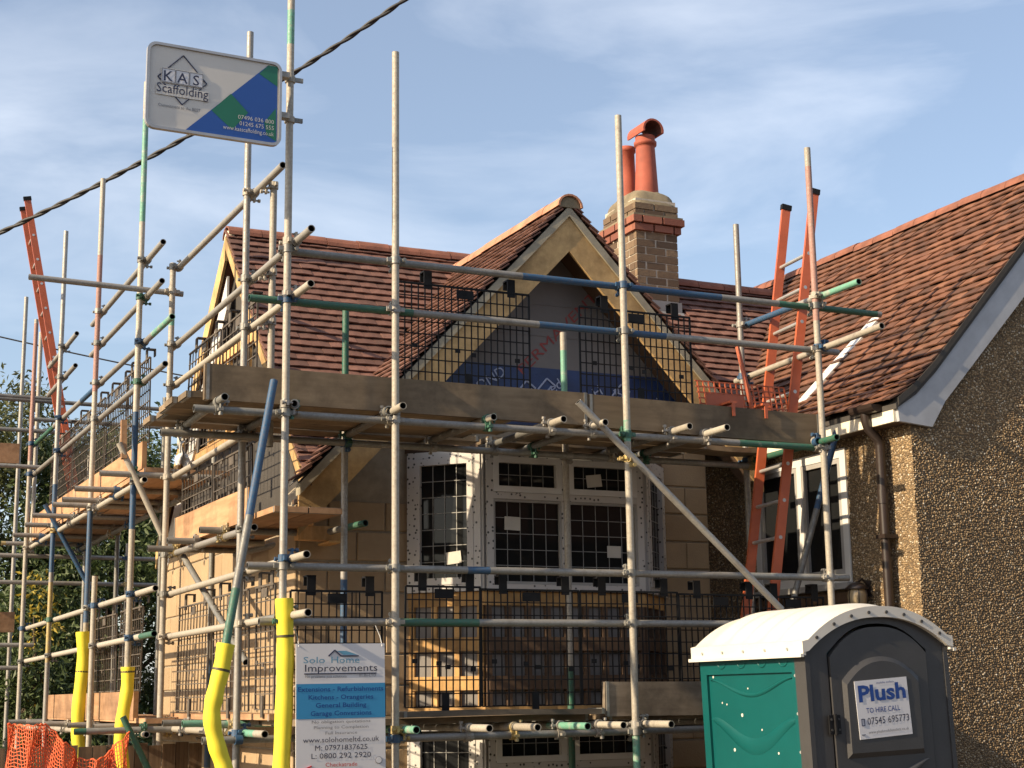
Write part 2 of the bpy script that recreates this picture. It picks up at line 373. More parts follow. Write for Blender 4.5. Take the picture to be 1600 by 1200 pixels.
# ------------------------------------------------------------------ the house under construction
XW, YW = 3.47, 10.95          # outer faces of left and front wall
XV, YE, ZE = 3.41, 10.60, 3.72    # verge, eave line
YR, ZR = 12.95, 6.22          # main ridge
GX, GZ = 5.585, 6.07          # front gable ridge
TM = (ZR - ZE) / (YR - YE)    # main pitch (rise over run)
TG = 1.054                    # gable pitch
GL = GX - (GZ - ZE) / TG      # left foot of the gable roof
RX, RZ, TR_ = 9.49, 6.47, 1.07   # neighbour's ridge and pitch
RWX, RGY = 7.5, 8.94          # neighbour's side wall, gable wall
def z_main(y): return ZE + (y - YE) * TM
def z_gl(x): return GZ - (GX - x) * TG
def z_gr(x): return GZ - (x - GX) * TG
def z_nb(x): return RZ - (RX - x) * TR_
house = thing('house', 'half-finished brown tiled house with a front gable wrapped in scaffolding', 'house', (5.5, 12.9, 0.02))

mb = MB(); T_ = 0.28
mb.prism([(XW, YW, 0), (7.0, YW, 0), (7.0, YW, 4.25), (GX, YW, GZ - 0.32), (XW, YW, ZE - 0.02)], (0, T_, 0), 'wall_mortar')
mb.prism([(XW, YW + T_, 0), (XW, YW + T_, ZE - 0.1), (XW, 15.0, ZE - 0.1), (XW, 15.0, 0)], (T_, 0, 0), 'wall_mortar')
mb.prism([(7.0, 11.22, 0), (RWX, 11.22, 0), (RWX, 11.22, 4.2), (7.0, 11.22, 4.2)], (0, T_, 0), 'pebbledash')
mb.bx(XW + T_, 9.0, 14.75, 15.0, 0, 3.6, 'wall_mortar')
wall = part('wall', mb, house)
# blocks
BL, BH = 0.44, 0.215
def block_mesh(w_, d_, h_):
    b = MB(); e = 0.006
    b.idx([(-w_/2, -d_/2+e, -h_/2), (w_/2, -d_/2+e, -h_/2), (w_/2, d_/2, -h_/2), (-w_/2, d_/2, -h_/2),
           (-w_/2, -d_/2+e, h_/2), (w_/2, -d_/2+e, h_/2), (w_/2, d_/2, h_/2), (-w_/2, d_/2, h_/2),
           (-w_/2+e, -d_/2, -h_/2+e), (w_/2-e, -d_/2, -h_/2+e), (w_/2-e, -d_/2, h_/2-e), (-w_/2+e, -d_/2, h_/2-e)],
          [(8, 9, 10, 11), (0, 1, 9, 8), (1, 5, 10, 9), (5, 4, 11, 10), (4, 0, 8, 11), (3, 2, 1, 0), (4, 5, 6, 7), (1, 2, 6, 5), (3, 0, 4, 7), (2, 3, 7, 6)], 'block')
    return mesh_of(b, V((0, 0, 0)), 'block')
bm_cache = {}
def blocks(x0, x1, z0, z1, front, off):
    r = 0; z = z0
    while z + 0.06 < z1:
        h_ = min(BH, z1 - z); x = x0 - (0.225 if (r + off) % 2 else 0)
        while x < x1:
            a, b = max(x, x0), min(x + BL, x1)
            if b - a > 0.05:
                key = (round(b - a, 2), round(h_, 2))
                if key not in bm_cache: bm_cache[key] = block_mesh(key[0], 0.02, key[1])
                j = random.uniform(-0.002, 0.002)
                if front: place('block', bm_cache[key], ((a + b) / 2, YW - 0.004 + j, z + h_ / 2), wall)
                else: place('block', bm_cache[key], (XW - 0.004 + j, (a + b) / 2, z + h_ / 2), wall, Euler((0, 0, -PI / 2)))
            x += BL + 0.01
        z += BH + 0.01; r += 1
blocks(XW + 0.012, 4.36, 1.4, 3.68, True, 0)
blocks(6.56, 6.99, 1.4, 4.2, True, 1)
blocks(YW, 14.99, 1.4, 3.60, False, 1)

# roof deck
mb = MB(); th = 0.10
mb.prism([(XV + .03, YE + .03, ZE - .03), (XV + .03, YR, ZR - .05), (XV + .03, 2 * YR - YE, ZE - .05), (XV + .03, 2 * YR - YE, ZE - .05 - th), (XV + .03, YR, ZR - .05 - th * 1.4), (XV + .03, YE + .03, ZE - .03 - th)], (0.02, 0, 0), 'felt')
xe = 9.40
# main front slope: cut away under the front gable, so only above the valleys
def mslope(a, b, za0, zb0):
    pts = []
    for x, z in ((a, za0), (b, zb0)):
        y = YE + (z - ZE) / TM; pts.append((x, y, z - 0.02))
    top = [(b, YR, ZR - 0.02), (a, YR, ZR - 0.02)]
    mb.prism(pts + top, (0, 0.06, -0.08), 'felt')
mslope(XV + .05, GX, ZE, z_gl(GX) - .02)
mslope(GX, 7.36, GZ - .02, z_gr(7.36))
mslope(7.36, xe, z_nb(7.36), min(ZR, z_nb(xe)))
mb.prism([(XV + .05, YR, ZR - .02), (xe, YR, ZR - .02), (xe, 2 * YR - YE, ZE - .02), (XV + .05, 2 * YR - YE, ZE - .02)], (0, -0.06, -0.1), 'tile_new')
def yv(z): return YE + (z - ZE) / TM
GYF = 10.585
mb.prism([(GL + .02, GYF + .03, ZE), (GX, GYF + .03, GZ - .03), (GX, yv(GZ), GZ - .03), (GL + .02, yv(ZE) + .05, ZE)], (0.06, 0, -0.08), 'felt')
xr0 = 7.36; zr0 = z_gr(xr0)
mb.prism([(GX, GYF + .03, GZ - .03), (xr0, GYF + .03, zr0 - .03), (xr0, yv(zr0), zr0 - .03), (GX, yv(GZ), GZ - .03)], (-0.06, 0, -0.08), 'felt')
roof = part('roof', mb, house)

# tiles
TW, TG_ = 0.165, 0.100
def tile_mesh(k):
    b = MB(); L_, t_ = 0.185, 0.012; vs = []
    for yy, z0 in ((0, 0.031), (L_, -0.006)):
        for xx, cz in ((-TW / 2 + 0.001, 0.0), (0, 0.004), (TW / 2 - 0.001, 0.0)):
            vs += [(xx, yy, z0 + cz), (xx, yy, z0 + cz + t_)]
    # index: row*6 + col*2 + top
    f = []
    for c_ in (0, 1):
        a = c_ * 2; f += [(a + 1, a + 3, a + 9, a + 7), (a, a + 2, a + 3, a + 1)]
    f += [(0, 1, 7, 6), (4, 10, 11, 5), (0, 6, 8, 2), (2, 8, 10, 4)]
    b.idx(vs, f, k); return b
def tile_set(name, key, slopes, roof_obj, pick, rough=1.0):
    """slopes: (origin, u, v, length_u, length_v, keep(point)); the 300 that show largest become objects, the rest one mesh"""
    tm = tile_mesh(key); me = mesh_of(tm, V((0, 0, 0)), 'tile'); allt = []
    for (o, u, v_, lu, lv, keep) in slopes:
        o, u, v_ = V(o), V(u).normalized(), V(v_).normalized(); n = u.cross(v_).normalized()
        for i in range(int(lv / TG_) + 1):
            off = (TW / 2 if i % 2 else 0)
            for j in range(int(lu / TW) + 2):
                e0, e1 = max(0.0, j * TW - off), min(lu, j * TW - off + TW)
                if e1 - e0 < 0.03: continue
                a = (e0 + e1) / 2; sx = (e1 - e0) / TW
                pt = o + u * a + v_ * (i * TG_)
                if not keep(pt + v_ * 0.05): continue
                tilt = random.gauss(0, 0.022 * rough); yaw = random.gauss(0, 0.018 * rough); lift = abs(random.gauss(0, 0.005 * rough))
                R3 = Matrix((u, v_, n)).transposed() @ Euler((random.gauss(0, 0.008), tilt, yaw)).to_matrix()
                allt.append((pt + n * lift, R3, sx))
    good = []
    for k, (pt, R3, sx) in enumerate(allt):
        x, y, d = proj(pt)
        if 0 < x < 1600 and 0 < y < 1200 and pick(pt, x, y): good.append((d, k))
    good.sort(); sel = set(k for d, k in good[:300])
    rest = MB()
    for k, (pt, R3, sx) in enumerate(allt):
        if k in sel: place('tile', me, pt, roof_obj, R3).scale = (sx, 1, 1)
        else: rest.idx([R3 @ V((q.x * sx, q.y, q.z)) + pt for q in tm.v], tm.f, key)
    if rest.v: part('tiles', rest, roof_obj, kind='stuff')
vm = V((0, 1, TM)).normalized(); lm = math.hypot(YR - YE, ZR - ZE)
def keep_main(p_):
    if p_.x < XV - .05: return False
    if p_.x < GX: return p_.z > z_gl(p_.x) - 0.03
    if p_.x < 7.36: return p_.z > z_gr(p_.x) - 0.03 and not (7.32 < p_.x < 7.82 and p_.y > 12.55)
    return p_.z > z_nb(p_.x) - 0.03 and not (7.32 < p_.x < 7.82 and p_.y > 12.55)
lg = math.hypot(GX - GL, GZ - ZE)
tile_set('tiles', 'tile_new', [
    ((XV, YE, ZE), (1, 0, 0), vm, 6.1, lm - 0.12, keep_main),
    ((GL - 0.02, yv(GZ), ZE - 0.02), (0, -1, 0), (1, 0, TG), yv(GZ) - GYF, lg - 0.10, lambda q: q.y > GYF - 0.01 and q.y < yv(q.z) + 0.06),
    ((GX + (GX - GL), GYF, ZE), (0, 1, 0), (-1, 0, TG), yv(GZ) - GYF, lg - 0.10, lambda q: q.x < 7.36 and q.y < yv(q.z) + 0.06 and q.y > GYF - 0.01),
], roof, lambda p_, x, y: p_.z > 4.3 and p_.x < 5.9, 0.5)
# ridge tiles
def ridge_mesh(k, r=0.105, L_=0.30, flat=1.0):
    b = MB(); n = 9; vs = []
    for yy in (0, L_ - 0.006):
        for rr in (r, r - 0.016):
            vs += [(rr * math.cos(PI * i / n), yy, rr * flat * math.sin(PI * i / n)) for i in range(n + 1)]
    m_ = n + 1; f = []
    for i in range(n):
        f += [(i + 1, i, 2 * m_ + i, 2 * m_ + i + 1), (m_ + i, m_ + i + 1, 3 * m_ + i + 1, 3 * m_ + i), (i, i + 1, m_ + i + 1, m_ + i), (2 * m_ + i + 1, 2 * m_ + i, 3 * m_ + i, 3 * m_ + i + 1)]
    b.idx(vs, f, k); return mesh_of(b, V((0, 0, 0)), 'ridge_tile')
rm_a = ridge_mesh('ridge_clay', 0.115, 0.30, 0.85); rm_b = ridge_mesh('ridge_pale', 0.112, 0.30, 0.95)
x = XV + 0.01
while x < 9.2:
    if not (7.05 < x < 7.8): place('ridge_tile', rm_a, (x, YR, ZR - 0.035 + random.uniform(-.003, .003)), roof, Euler((0, random.gauss(0, .006), -PI / 2 + random.gauss(0, .01))))
    x += 0.30
y = GYF - 0.02
while y < yv(GZ) + 0.1:
    place('ridge_tile', rm_b, (GX, y, GZ - 0.04 + random.uniform(-.003, .003)), roof, Euler((0, 0, random.gauss(0, .008)))); y += 0.30
# mortar bedding in the gable ridge end
mb = MB(); mb.prism([(GX + 0.094 * math.cos(PI * i / 8), GYF + 0.0, GZ - 0.045 + 0.092 * math.sin(PI * i / 8)) for i in range(9)], (0, 0.05, 0), 'flaunch'); part('ridge_mortar', mb, roof)
mb = MB(); mb.prism([(XV + 0.02, YR + 0.10 * math.cos(PI * i / 8), ZR - 0.06 + 0.08 * math.sin(PI * i / 8)) for i in range(9)], (0.04, 0, 0), 'cream_paint'); part('ridge_mortar', mb, roof)
# lead valleys
mb = MB()
for (a, b) in (((GX - 0.02, yv(GZ) , GZ - .02), (GL, yv(ZE), ZE + 0.01)),):
    mb.plank(a, b, 0.10, 0.004, (1, 0.6, 0.7), 'lead_sheet')
part('valley_lining', mb, roof)

# front gable bargeboards, undercloak and soffit
zo = GZ - 0.115; dv = 0.285; yb = 10.61
for sgn, xf in ((-1, GL + 0.02), (1, 7.34)):
    zf = zo - abs(xf - GX) * TG
    mb = MB(); mb.prism([(GX, yb, zo), (GX, yb, zo - dv), (xf, yb, zf - dv), (xf, yb, zf)][::sgn], (0, 0.028, 0), 'barge_wood')
    part('bargeboard', mb, house, label='new ochre timber bargeboard on the ' + ('left' if sgn < 0 else 'right') + ' slope of the front gable')
    mb = MB(); mb.prism([(GX, yb - 0.018, zo + 0.085), (GX, yb - 0.018, zo + 0.002), (xf, yb - 0.018, zf + 0.002), (xf, yb - 0.018, zf + 0.085)][::sgn], (0, 0.10, 0), 'undercloak')
    part('undercloak', mb, house)
    mb = MB(); mb.prism([(GX, yb + 0.03, zo - 0.16), (GX, yb + 0.03, zo - 0.175), (xf, yb + 0.03, zf - 0.175), (xf, yb + 0.03, zf - 0.16)][::sgn], (0, YW - yb - 0.04, 0), 'brown_wood')
    part('soffit', mb, house)
# breather membrane and blue foil across the gable
ym = YW - 0.02
mb = MB(); zt = zo - 0.18
mb.prism([(GX - .95, ym, zt - .95 * TG), (GX + .95, ym, zt - .95 * TG), (GX, ym, zt)], (0, 0.016, 0), 'membrane')
mem = part('membrane', mb, house)
for zz in (5.04, 5.30):
    b = MB(); hw = (zt - zz) / TG - 0.03
    b.bx(GX - hw, GX + hw, ym - 0.004, ym - 0.001, zz - 0.006, zz, 'membrane'); part('lap_joint', b, mem)
zb1 = zt - .95 * TG
mb = MB(); mb.prism([(GX - 1.40, ym - 0.004, zt - 1.40 * TG), (GX + 1.40, ym - 0.004, zt - 1.40 * TG), (GX + .95, ym - 0.004, zb1), (GX - .95, ym - 0.004, zb1)], (0, 0.015, 0), 'blue_foil')
foil = part('foil_strip', mb, house)
d_ = V((0.62, 0, 0.62)).normalized(); u_ = V((-d_.z, 0, d_.x))
text('lettering', 'PERMAVENT', V((5.64, ym - 0.003, 5.07)) - u_ * .03, d_, u_, 0.085, 'red_print', mem, width=0.98)
d_ = V((0.75, 0, 0.5)).normalized(); u_ = V((-d_.z, 0, d_.x))
for (xx, zz, s_) in ((5.02, 4.60, 'BOND'), (5.62, 4.60, 'ed'), (6.00, 4.58, 'H'), (6.22, 4.60, 'Rd'), (6.55, 4.52, 'ki')):
    text('lettering', s_, (xx, ym - 0.007, zz), d_, u_, 0.085, 'foil_print', foil)
for (xx, zz) in ((5.22, 4.52), (5.40, 4.55), (6.08, 4.55)):
    b = MB()
    for (p_, q_) in (((0, 0), (.12, .14)), ((.12, .14), (.20, .08)), ((.06, -.04), (.16, .08))):
        b.bar((xx + p_[0], ym - .007, zz + p_[1]), (xx + q_[0], ym - .007, zz + q_[1]), 0.006, 'foil_print', (0, 1, 0))
    part('printed_mark', b, foil)

# left gable end: open timber triangle
xg = XW + 0.06
mb = MB(); mb.prism([(xg, YE + .45, ZE - .05), (xg, YR, ZR - .25), (xg, 2 * YR - YE - .45, ZE - .05)], (0.03, 0, 0), 'felt'); part('attic_shade_panel', mb, house)  # dark sheet stands in for the shade inside the open attic
def rake(y0, y1, dz0, dz1, x0, x1, k, name, lab=None):
    b = MB(); s_ = 1 if y1 < YR + .01 else -1
    za = lambda y: (z_main(y) if y <= YR else z_main(2 * YR - y))
    b.prism([(x0, y0, za(y0) - dz0), (x0, y1, za(y1) - dz0), (x0, y1, za(y1) - dz1), (x0, y0, za(y0) - dz1)], (x1 - x0, 0, 0), k); part(name, b, house, label=lab)
rake(YE + .02, YR, 0.03, 0.14, XV + .005, XV + .03, 'barge_wood', 'verge_board')
rake(YR, 2 * YR - YE, 0.03, 0.25, XV + .005, XV + .03, 'barge_wood', 'verge_board')
rake(YR + .02, 2 * YR - YE, 0.36, 0.66, XV + .035, XV + .055, 'white_pvc', 'white_trim', 'bright white trim board under the rear rake of the side gable')
rake(YR - 1.9, YR - .1, 0.16, 0.30, XW + .02, XW + .055, 'ply', 'rafter')
for zz, hy in ((5.10, .95), (4.36, 1.7)):
    b = MB(); b.bx(XW - .005, XW + .055, YR - hy, YR + hy, zz, zz + 0.075, 'new_wood'); part('gable_timber', b, house)
for yy in (YR - .55, YR + .05, YR + .65):
    b = MB(); b.bx(XW + .01, XW + .055, yy, yy + .05, 4.44, min(5.09, z_main(yy if yy < YR else 2 * YR - yy) - .35), 'ply'); part('gable_timber', b, house)
# exposed timbers at the corner under the eaves
for (x0, x1, y0, y1, z0, z1, k) in ((3.40, 3.50, 10.66, 10.72, 3.42, 3.70, 'new_wood'), (3.40, 3.72, 10.70, 10.80, 3.32, 3.42, 'new_wood'), (3.44, 3.50, 10.72, 10.93, 3.44, 3.52, 'ply'), (3.62, 3.71, 10.66, 10.92, 3.30, 3.315, 'ply')):
    b = MB(); b.bx(x0, x1, y0, y1, z0, z1, k); part('eaves_timber', b, house)
mb = MB(); mb.bx(XV + .02, 3.52, YE + .06, YW, 3.60, 3.63, 'brown_wood'); part('soffit', mb, house)

# chimney
cx0, cx1, cy0, cy1 = 7.34, 7.80, 12.55, 13.17
mb = MB(); mb.bx(cx0 + .006, cx1 - .006, cy0 + .006, cy1 - .006, 5.2, 6.93, 'mortar'); chim = part('chimney', mb, house)
def brick_ring(x0, x1, y0, y1, z, h_, key, half):
    """one course: stretchers and headers as separate bricks on the four faces"""
    bl = 0.215; j = 0.010; d_ = 0.05
    for side in range(4):
        a0, a1 = (x0, x1) if side in (0, 2) else (y0 + d_, y1 - d_)
        p_ = a0 - (0.1125 if half else 0)
        while p_ < a1 - 0.02:
            a, b = max(p_, a0), min(p_ + bl, a1)
            if a1 - b < 0.05: b = a1
            if b - a > 0.03:
                q = random.uniform(-.0025, .0025); m_ = MB()
                if side == 0: m_.bx(a, b - (j if b < a1 else 0), y0 + q, y0 + d_, z, z + h_, key)
                if side == 2: m_.bx(a, b - (j if b < a1 else 0), y1 - d_, y1 + q, z, z + h_, key)
                if side == 3: m_.bx(x0 + q, x0 + d_, a, b - (j if b < a1 else 0), z, z + h_, key)
                if side == 1: m_.bx(x1 - d_, x1 + q, a, b - (j if b < a1 else 0), z, z + h_, key)
                part('brick', m_, chim)
            if b == a1: break
            p_ += bl + j
z = 5.55; i = 0
while z < 6.58:
    brick_ring(cx0, cx1, cy0, cy1, z, 0.065, 'brick_yellow', i % 2); z += 0.075; i += 1
brick_ring(cx0 - .03, cx1 + .03, cy0 - .03, cy1 + .03, z, 0.065, 'brick_red', 0); z += 0.075
brick_ring(cx0 - .055, cx1 + .055, cy0 - .055, cy1 + .055, z, 0.065, 'brick_red', 1); z += 0.075
zt2 = z
brick_ring(cx0 - .01, cx1 + .01, cy0 - .01, cy1 + .01, z, 0.062, 'brick_yellow', 1); z += 0.07
brick_ring(cx0 - .01, cx1 + .01, cy0 - .01, cy1 + .01, z, 0.06, 'brick_yellow', 0); z += 0.062
mb = MB(); mb.bx(cx0 - .045, cx1 + .045, cy0 - .045, cy1 + .045, zt2 - .006, zt2 + .012, 'flaunch'); part('weathering', mb, chim)
# flaunching: rounded mortar mound
mb = MB(); nu, nv = 14, 14; vs = []
for jv in range(nv + 1):
    for iu in range(nu + 1):
        a, b = iu / nu * 2 - 1, jv / nv * 2 - 1
        e = (1 - abs(a) ** 3.5) * (1 - abs(b) ** 3.5)
        vs.append(((cx0 + cx1) / 2 + a * .238, (cy0 + cy1) / 2 + b * .318, z - .01 + 0.20 * e ** 0.42 + random.uniform(-.004, .004)))
mb.idx(vs, [(q * (nu + 1) + i, q * (nu + 1) + i + 1, (q + 1) * (nu + 1) + i + 1, (q + 1) * (nu + 1) + i) for q in range(nv) for i in range(nu)], 'flaunch', True)
part('flaunching', mb, chim)
zp = z + 0.10
mb = MB(); pc = (7.585, 12.74, zp); mb.lathe(pc, [(.115, 0), (.118, .05), (.108, .25), (.095, .53), (.094, .56), (.112, .565), (.114, .60), (.098, .61), (.098, .66)], 'terracotta', 24)
# hooded top: a half-barrel cowl open at both ends
n = 12; vs = []
for k, (yy, rr) in enumerate(((-.17, .118), (.15, .118))):
    for r2 in (rr, rr - .02): vs += [(pc[0] + r2 * math.cos(PI * (-0.06 + 1.12 * i / n)), pc[1] + yy, zp + .66 + .02 + r2 * math.sin(PI * (-0.06 + 1.12 * i / n))) for i in range(n + 1)]
m_ = n + 1; f = []
for i in range(n): f += [(i + 1, i, 2 * m_ + i, 2 * m_ + i + 1), (i, i + 1, m_ + i + 1, m_ + i), (2 * m_ + i + 1, 2 * m_ + i, 3 * m_ + i, 3 * m_ + i + 1)]
mb.idx(vs, [(m_ + i, m_ + i + 1, 3 * m_ + i + 1, 3 * m_ + i) for i in range(n)], 'clay_shade')  # inner face coloured dark for the shade inside the hood
f += [(0, m_, 3 * m_, 2 * m_), (m_ + n, n, 2 * m_ + n, 3 * m_ + n)]
mb.idx(vs, f, 'terracotta'); mb.lathe((pc[0], pc[1], zp + .655), [(.085, 0), (.085, .006)], 'bore', 16)
part('chimney_pot', mb, chim, label='tall terracotta chimney pot with a half-barrel hood')
mb = MB(); mb.lathe((7.505, 12.985, zp - .02), [(.095, 0), (.096, .05), (.088, .3), (.083, .58), (.096, .585), (.097, .63), (.070, .632)], 'terracotta', 20); part('chimney_pot', mb, chim, label='shorter plain terracotta chimney pot')
mb = MB(); zf = z_main(cy0)
mb.bx(cx0 - .02, cx1 + .02, cy0 - .012, cy0 - .004, zf - .02, zf + .12, 'lead_sheet'); mb.ob((7.57, cy0 - .07, zf - .045), (.26, 0, 0), vm * .08, V((0, -TM, 1)).normalized() * .004, 'lead_sheet'); part('flashing', mb, chim)

# ------------------------------------------------------------------ bay windows
A0, A1, B1, B0 = V((4.33, YW - .01, 0)), V((4.76, 10.50, 0)), V((6.12, 10.50, 0)), V((6.55, YW - .01, 0))
mb = MB()
def bayring(z0, z1, inset, k):
    q = [A0 + V((inset, 0, 0)), A1 + V((inset * .4, inset, 0)), B1 + V((-inset * .4, inset, 0)), B0 + V((-inset, 0, 0))]
    mb.prism([V((p_.x, p_.y, z0)) for p_ in q], (0, 0, z1 - z0), k)
bayring(4.02, 4.08, -0.02, 'brown_wood'); bayring(2.86, 2.96, 0.0, 'ply'); bayring(2.14, 2.86, 0.03, 'membrane'); bayring(2.06, 2.13, 0.0, 'ply'); bayring(0.5, 0.86, 0.0, 'block'); bayring(0.05, 0.5, 0.0, 'block')
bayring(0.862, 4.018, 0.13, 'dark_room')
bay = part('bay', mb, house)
# studs and boards on the apron: left facet coloured as sunlit, others as shaded
def facet(a, b): 
    d = (b - a); l = d.length; d.normalize(); n = V((d.y, -d.x, 0)); return d, l, n
for fi, (a, b) in enumerate(((A0, A1), (A1, B1), (B1, B0))):
    d, l, n = facet(a, b); k = max(3, int(l / 0.16)); 
    for i in range(k + 1):
        c_ = a + d * (0.035 + (l - .07) * i / k) - n * 0.012; m_ = MB()
        m_.ob(c_ + V((0, 0, 2.495)), d * .022, n * .017, (0, 0, .364), 'ply' if fi == 0 else 'brown_wood'); part('batten', m_, bay)
    for zz in (2.30, 2.58):
        m_ = MB(); m_.ob(a + d * l / 2 + n * .012 + V((0, 0, zz)), d * (l / 2 - .03), n * .007, (0, 0, .05), 'ply' if fi == 0 else 'brown_wood'); part('board', m_, bay)
def lead_grid(a, d, n, l, z0, z1, cols, rows, parent):
    m_ = MB()
    for i in range(1, cols):
        c_ = a + d * (l * i / cols) + n * 0.004; m_.ob(c_ + V((0, 0, (z0 + z1) / 2)), d * .0026, n * .002, (0, 0, (z1 - z0) / 2), 'lead')
    for i in range(1, rows):
        zz = z0 + (z1 - z0) * i / rows; m_.ob(a + d * l / 2 + n * 0.0042 + V((0, 0, zz)), d * l / 2, n * .002, (0, 0, .0026), 'lead')
    part('lead_strips', m_, parent)
def light(a, d, n, l, z0, z1, parent, cols, rows, fw=0.045, key='film', opener=True):
    """one glazed light: sash frame, pane, leaded strips"""
    m_ = MB(); o_n = n * (0.018 if opener else 0.004)
    for (c0, c1, e0, e1) in ((0, fw, z0, z1), (l - fw, l, z0, z1), (fw, l - fw, z1 - fw, z1), (fw, l - fw, z0, z0 + fw)):
        m_.ob(a + d * (c0 + c1) / 2 + o_n + V((0, 0, (e0 + e1) / 2)), d * (c1 - c0) / 2, n * .022, (0, 0, (e1 - e0) / 2), key)
    part('sash', m_, parent)
    m_ = MB(); m_.ob(a + d * l / 2 + V((0, 0, (z0 + z1) / 2)) - n * .004, d * (l / 2 - fw + .004), n * .004, (0, 0, (z1 - z0) / 2 - fw + .004), 'glass'); part('pane', m_, parent)
    lead_grid(a + d * fw, d, n, l - 2 * fw, z0 + fw, z1 - fw, cols, rows, parent)
def notice(c_, d, n, w_, h_, rot, parent):
    m_ = MB(); u_ = V((0, 0, 1)); r = d * math.cos(rot) + u_ * math.sin(rot); q = -d * math.sin(rot) + u_ * math.cos(rot)
    m_.ob(c_ + n * .010, r * w_ / 2, q * h_ / 2, n * .001, 'paper'); part('notice', m_, parent)
def bay_windows(z0, z1, upper):
    u_ = V((0, 0, 1))
    for fi, (a, b) in enumerate(((A0, A1), (A1, B1), (B1, B0))):
        d, l, n = facet(a, b); a = a + d * .012; l -= .024; m_ = MB(); fw = 0.055
        if fi == 1:
            mid = l * 0.49
            spans = ((0, fw), (mid - .03, mid + .03), (l - fw, l))
        else: spans = ((0, fw), (l - fw, l))
        for (c0, c1) in spans: m_.ob(a + d * (c0 + c1) / 2 + u_ * (z0 + z1) / 2, d * (c1 - c0) / 2, n * .035, u_ * (z1 - z0) / 2, 'film')
        e = [(s_[1], t_[0]) for s_, t_ in zip(spans, spans[1:])]
        for (c0, c1) in e:
            for zz0, zz1 in ((z0, z0 + .05), (z1 - .05, z1)): m_.ob(a + d * (c0 + c1) / 2 + u_ * (zz0 + zz1) / 2, d * (c1 - c0) / 2, n * .034, u_ * (zz1 - zz0) / 2, 'film')
            if fi == 1: m_.ob(a + d * (c0 + c1) / 2 + u_ * (z1 - .345), d * (c1 - c0) / 2, n * .033, u_ * .025, 'film')
        win = part('window', m_, house)
        for si, (c0, c1) in enumerate(e):
            if fi == 1:
                light(a + d * c0, d, n, c1 - c0, z1 - .318, z1 - .052, win, 5, 2, 0.045, 'white_pvc')
                light(a + d * c0, d, n, c1 - c0, z0 + .052, z1 - .372, win, 5, 5, 0.018, 'grey_pvc', False)
            else: light(a + d * c0, d, n, c1 - c0, z0 + .052, z1 - .052, win, 4, 7, 0.05, 'film')
        if upper:
            if fi == 0: notice(a + d * l * .62 + u_ * (z0 + .25), d, n, .12, .09, .1, win)
            if fi == 1:
                notice(a + d * .22 + u_ * (z0 + .50), d, n, .13, .10, -.03, win); notice(a + d * 1.08 + u_ * (z0 + .31), d, n, .12, .09, 0, win)
                notice(a + d * .92 + u_ * (z1 - .20), d, n, .13, .095, .12, win)
        if fi < 2:
            m_ = MB(); m_.ob(a + d * (l + .004) - n * .01 + u_ * (z0 + z1) / 2, d * .018, n * .035, u_ * (z1 - z0) / 2, 'grey_pvc'); part('corner_post', m_, win)
bay_windows(2.965, 4.015, True)
bay_windows(0.87, 2.05, False)

# ------------------------------------------------------------------ neighbouring pebbledashed house
nb = thing('neighbouring_house', 'pebbledashed house with old red tiled roof at the right edge', 'house', (9.49, 13.0, 0.02))
mb = MB(); GE = RGY
ze_n = z_nb(RWX) - .14
mb.prism([(RWX, GE, 0), (2 * RX - RWX, GE, 0), (2 * RX - RWX, GE, ze_n), (RX, GE, RZ - .16), (RWX, GE, ze_n)], (0, 0.28, 0), 'pebbledash')
wy0, wy1, wz0, wz1 = 9.72, 10.98, 3.02, 4.06
for (y0, y1, z0, z1) in ((GE + .28, wy0, 0, ze_n), (wy1, 16, 0, ze_n), (wy0, wy1, 0, wz0), (wy0, wy1, wz1, ze_n)): mb.bx(RWX, RWX + .28, y0, y1, z0, z1, 'pebbledash')
nwall = part('wall', mb, nb)
mb = MB(); mb.bx(RWX + .2, RWX + .27, wy0 - .1, wy1 + .1, wz0 - .1, wz1 + .1, 'dark_room'); part('room', mb, nb)
